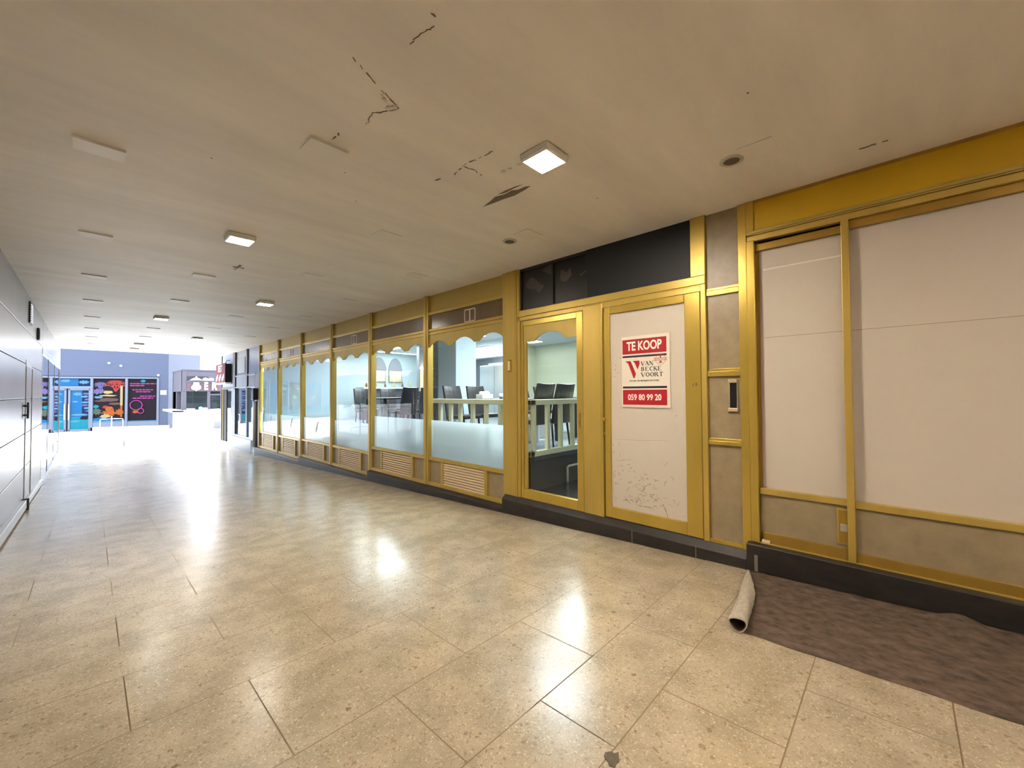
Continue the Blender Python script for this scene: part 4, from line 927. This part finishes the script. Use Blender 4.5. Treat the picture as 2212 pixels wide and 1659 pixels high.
for u0, u1, kind in ((-1.85,-.25,0),(-3.6,-1.98,1),(-5.35,-3.73,2),(-7.1,-5.48,0)):
    p = Print(); p.mi = 8 if kind == 1 else 0; p.box(u0, u1, -.10, -.06, .5, 3.12); p.d = -.10; m_ = (u0+u1)/2
    p.rect(1, u0, m_-.2, 1.2, 2.9)
    for k in range(9): p.blob((3,4,2,7,9)[rq.randrange(5)] if kind else (3,2,4)[rq.randrange(3)], m_+rq.uniform(-.6,.6), .9+.24*k, rq.uniform(.15,.35), rq.uniform(.06,.14), .2)
    for k in range(3): p.branch(4 if kind else 3, m_-.4+.4*k, 1.0, 1.1+.4*k, .25, .05, 3)
    p.rect(2, u0, u1, .5, .85)
    p.build('reef_graphic', MATS, bs_)
    q = sb(u1, u1+.12, -.14, -.02, .2, 3.15); q.box(u0, u1, -.14, -.02, .22, .5); q.build('window_frame', FRB, bs_)
q = MB()
for u, v, a in ((4.18,1.5,.29),(4.4,1.15,.15)): q.tube([(u+a*math.cos(k*2*PI/26), -.05, v+a*1.0*math.sin(k*2*PI/26)) for k in range(26)], .026, 6, closed=True)
q.build('pink_ring', PK, bs_)
sb(5.36,5.66,-.08,-.06,2.14,2.40).build('name_plate', WHITEX, bs_, .01)
q = MB()
for u, v in ((2.9,4.05),(3.45,3.9),(5.25,3.35)): q.tube([(u,-.06,v),(u,-.14,v)], .05, 8)
q.build('wall_lamp', WHITEX, bs_)
# bicycle stands
def stand(x, y, w, h, lab):
    t = thing('bicycle_stand', (x, y, -.70), lab, 'bicycle stand', 'metal bicycle stands on the street')
    r = .06; z = -.70
    MB().tube([(x-w/2,y,z),(x-w/2,y,z+h-r),(x-w/2+r*.4,y,z+h-r*.3),(x-w/2+r,y,z+h),(x+w/2-r,y,z+h),(x+w/2-r*.4,y,z+h-r*.3),(x+w/2,y,z+h-r),(x+w/2,y,z)], .018, 8).build('hoop', mat('pale metal', lin(214,214,220), .3, .5), t, smooth=True)
    MB().tube([(x,y,z),(x,y,z+h+.17)], .026, 8).build('post', mat('mid metal', lin(150,150,156), .3, .5), t, smooth=True)
stand(.92,20.75,.95,.36,'low metal bicycle stand with centre post at the end of the arcade'); stand(.93,33.0,.95,.75,'pale metal bicycle stand in front of the coral window graphic')
hp = tag(MB().tube([(-.98,21.6,-.45),(-.86,21.6,-.27),(-.73,21.6,-.16),(-.62,21.6,-.2),(-.54,21.6,-.3),(-.5,21.6,-.42),(-.54,21.6,-.56),(-.64,21.6,-.66),(-.78,21.6,-.70)], .022, 10).build('metal_hoop', mat('grey tube', lin(120,116,118), .3, .4), None, smooth=True), 'curved grey metal hoop at the end of the left wall', 'hoop')
# kiosk
KX, KY, KZ = 3.42, 27.6, -.70
ki = thing('kiosk', (KX, KY, KZ), 'mauve grey corner kiosk with white slatted counter across the street', 'kiosk')
q = B(KX, 9.5, KY+.02, KY+.22, 1.60, 2.76); q.box(KX, KX+.22, KY, 31, 1.6, 2.76); q.box(KX, KX+.2, KY+.02, KY+.25, .6, 1.6); q.box(4.52, 4.66, KY+.02, KY+.25, .6, 1.6); q.box(5.12, 5.3, KY+.02, KY+.25, .6, 1.6); q.box(KX, KX+.2, 29.5, 29.7, .6, 1.6); q.box(KX, KX+.2, 30.8, 31, .6, 1.6)
q.box(4.66, 5.12, KY+.02, KY+.2, 1.38, 1.46); q.box(KX, 9.5, 30.8, 31, .6, 2.76); q.build('frame', KIOSK, ki, .01)
B(KX-.02, 9.6, KY-.02, 31.1, 2.72, 2.79).build('roof', KIOSK, ki, .01)
B(3.62, 4.52, KY, KY+.03, 2.18, 2.42).build('sign_band', mat('kiosk dark band', sun(120,112,130), .5, spec=.05), ki)
B(3.62, 5.4, KY, KY+.03, 1.62, 2.08).build('sign_panel', mat('kiosk pinkish panel', sun(190,158,170), .5, spec=.05), ki)
B(3.6, 5.6, KY-.03, KY+.02, 2.08, 2.18).build('shelf_band', KIOSK, ki)
q = MB(); q.prism([(3.72,2.20),(3.86,2.30),(3.98,2.36),(4.0,2.42),(4.04,2.42),(4.06,2.36),(4.17,2.30),(4.31,2.20)], 'y', KY-.08, KY-.04)
q.prism([(3.90,2.09),(4.14,2.09),(4.15,1.98),(4.23,1.86),(4.22,1.74),(4.12,1.67),(4.05,1.66),(4.02,1.60),(3.98,1.66),(3.88,1.68),(3.80,1.76),(3.81,1.87),(3.89,1.98)], 'y', KY-.08, KY-.04)
q.build('bell_emblem', mat('white kiosk emblem', sun(244,244,248,.22), .6, spec=.1), ki, .004)
q = MB(); q.add(text_mesh('E', .56, .62, .03, thick=.02), M_front(4.45, KY-.04, 1.87)); q.add(text_mesh('R', .56, .66, .03, thick=.02), M_front(4.82, KY-.04, 1.87)); q.build('lettering', mat('white kiosk sign', sun(244,244,248,.22), .6, spec=.1), ki)
q = MB()
for x in (4.42,4.68): q.lathe([(.01,0),(.13,.02),(.12,.12),(.03,.17)], (x, KY-.05, 2.18), 12)
q.build('pink_ornaments', mat('pale pink', lin(236,206,222), .5), ki, smooth=True)
DARKI = mat('kiosk interior', sun(120,130,138,.08), .5, spec=.05)
B(3.62, 9.3, 29.0, 29.05, .6, 2.6).build('inner_wall', DARKI, ki)
q = B(3.6, 5.15, 28.9, 28.98, 1.25, 1.33); q.box(3.6, 5.15, 28.6, 28.9, .6, .95); q.box(4.05,4.1,28.85,28.95,.6,1.6); q.build('inner_shelves', BLKF, ki)
B(3.62, 4.52, KY+.1, KY+.105, .6, 1.6).build('window_pane', glass('kiosk glass', (.6,.65,.68,1), .25), ki)
B(4.66, 5.12, KY+.1, KY+.105, .6, 1.38).build('window_pane', bpy.data.materials['kiosk glass'], ki)
q = B(4.75, 4.80, KY+.14, KY+.18, .6, 1.38); q.box(4.66,5.12,KY+.14,KY+.18,1.15,1.2); q.box(4.66,5.12,KY+.14,KY+.18,.8,.84); q.build('shutter_bars', BLKF, ki)
q = B(3.0, 9.6, KY-.25, KY+.1, .50, .59); q.box(3.0, 3.5, KY-.25, 31.2, .50, .59); q.build('counter_top', WHITEX, ki, .01)
B(3.44, 9.5, KY-.02, 31, -.70, .50).build('counter_body', WHITEX, ki)
q = MB()
for k in range(9): q.box(3.46, 4.13, KY-.035, KY-.019, .40-.12*k-.018, .40-.12*k)
for k in range(2): q.box(4.13, 9.4, KY-.035, KY-.019, .40-.12*k-.018, .40-.12*k)
q.build('slats', SLATG, ki)
q = B(4.3, 9.4, KY-.04, KY-.019, -.7, .2); q.build('shaded_recess', mat('shaded pinkish cladding', lin(214,200,204), .6), ki)  # flat panel, the shade of a recess put into its tint
for nm, x, lab, colr in (('serving_tray', 4.35, 'white tray stack on the kiosk counter', lin(226,220,226)),):
    t = tag(B(4.31, 4.5, KY-.22, KY-.01, .592, .70).build(nm, mat('tray white', colr, .5), None, .01), lab, 'tray')
t = tag(MB().lathe([(.01,0),(.07,.03),(.09,.09),(.07,.15),(.01,.18)], (4.2, KY-.18, .592), 16).build('turquoise_ball', mat('turquoise plastic', lin(70,220,230), .4), None, smooth=True), 'turquoise ball standing on the kiosk counter', 'ball')
t = tag(B(3.62, 3.95, KY-.22, KY-.01, .592, .68).build('glass_case', mat('pale case', lin(220,224,230), .3), None, .01), 'pale low case at the left end of the kiosk counter', 'case')
# terrace screen and chair
ts = thing('terrace_screen', (3.65,23.2,-.70), 'white low terrace screen marked 1 in front of the kiosk', 'screen')
B(3.62,3.72,21.85,24.5,-.70,.37).build('panel', WHITEX, ts, .006); B(3.60,3.76,21.83,21.87,-.72,.34).build('shaded_end', mat('shaded grey end face', lin(150,140,140), .6), ts)  # end face greyed, its shade is put into the colour
q = MB().add(text_mesh('1', .55, .8, .02), M_right(3.617, 22.55, .08)); q.build('number', INK, ts)
def outchair(x, y, rz, lab):
    t = thing('terrace_chair', (0,0,0), lab, 'chair', 'terrace chairs by the kiosk', world=False)
    B(-.22,.22,-.2,.22,.43,.47).build('seat', DKGREY, t, .01)
    MB().hexa([(-.21,-.22,.5),(.21,-.22,.5),(.21,-.18,.5),(-.21,-.18,.5),(-.22,-.32,.85),(.22,-.32,.85),(.22,-.28,.85),(-.22,-.28,.85)]).build('backrest', DKGREY, t, .01)
    for sx in (-1,1):
        for sy in (-1,1): MB().tube([(sx*.2,sy*.18,.45),(sx*.22,sy*.26,0)], .016, 8).build('leg', WHITEX, t, smooth=True)
    t.location = (x, y, -.70); t.rotation_euler.z = rz
outchair(4.12,23.25,2.4,'dark terrace chair with white legs beside the far shop doorway')
# pale building far behind
wb = thing('exterior_building', (12,44,-.7), 'very bright white building far behind the kiosk', 'building')
B(3.0,40,44,50,-.7,12).build('wall', mat('bright render', lin(246,246,248), .7), wb)
B(3.6,14,43.8,44,5.15,5.28).build('awning_bar', mat('grey awning bar', lin(150,146,150), .6), wb)

# ------------------------------------------------------------------ daylight
W = bpy.data.worlds.new('sky'); SC.world = W; W.use_nodes = True
bg = W.node_tree.nodes['Background']; bg.inputs[0].default_value = (.84,.92,1,1); bg.inputs[1].default_value = 8.2

# ------------------------------------------------------------------ camera
f, yaw, pitch, roll = 874.0505, .80770, .0219, -.0059
cy_, sy_, cp_, sp_ = math.cos(yaw), math.sin(yaw), math.cos(pitch), math.sin(pitch)
F = Vector((sy_*cp_, cy_*cp_, sp_)); Rt = Vector((cy_, -sy_, 0)); U = Rt.cross(F)
c, s = math.cos(roll), math.sin(roll); R2 = c*Rt+s*U; U2 = -s*Rt+c*U
cam = bpy.data.cameras.new('camera'); co = bpy.data.objects.new('camera', cam); COL.objects.link(co)
cam.sensor_fit = 'HORIZONTAL'; cam.sensor_width = 36; cam.lens = 36*f/2212; cam.clip_start = .05; cam.clip_end = 300
co.matrix_world = Matrix(((R2.x,U2.x,-F.x,0),(R2.y,U2.y,-F.y,0),(R2.z,U2.z,-F.z,1.42),(0,0,0,1)))
SC.camera = co
cyc = SC.cycles; cyc.max_bounces = 7; cyc.diffuse_bounces = 4; cyc.glossy_bounces = 4; cyc.transmission_bounces = 4; cyc.transparent_max_bounces = 10; cyc.caustics_reflective = False; cyc.caustics_refractive = False; cyc.sample_clamp_indirect = 40; cyc.use_light_tree = False
SC.view_settings.view_transform = 'Standard'; SC.view_settings.look = 'None'
SC.view_settings.exposure = 1.3; SC.view_settings.gamma = 1; SC.view_settings.use_curve_mapping = False
for o in bpy.data.objects:
    if '_o' in o: del o['_o']
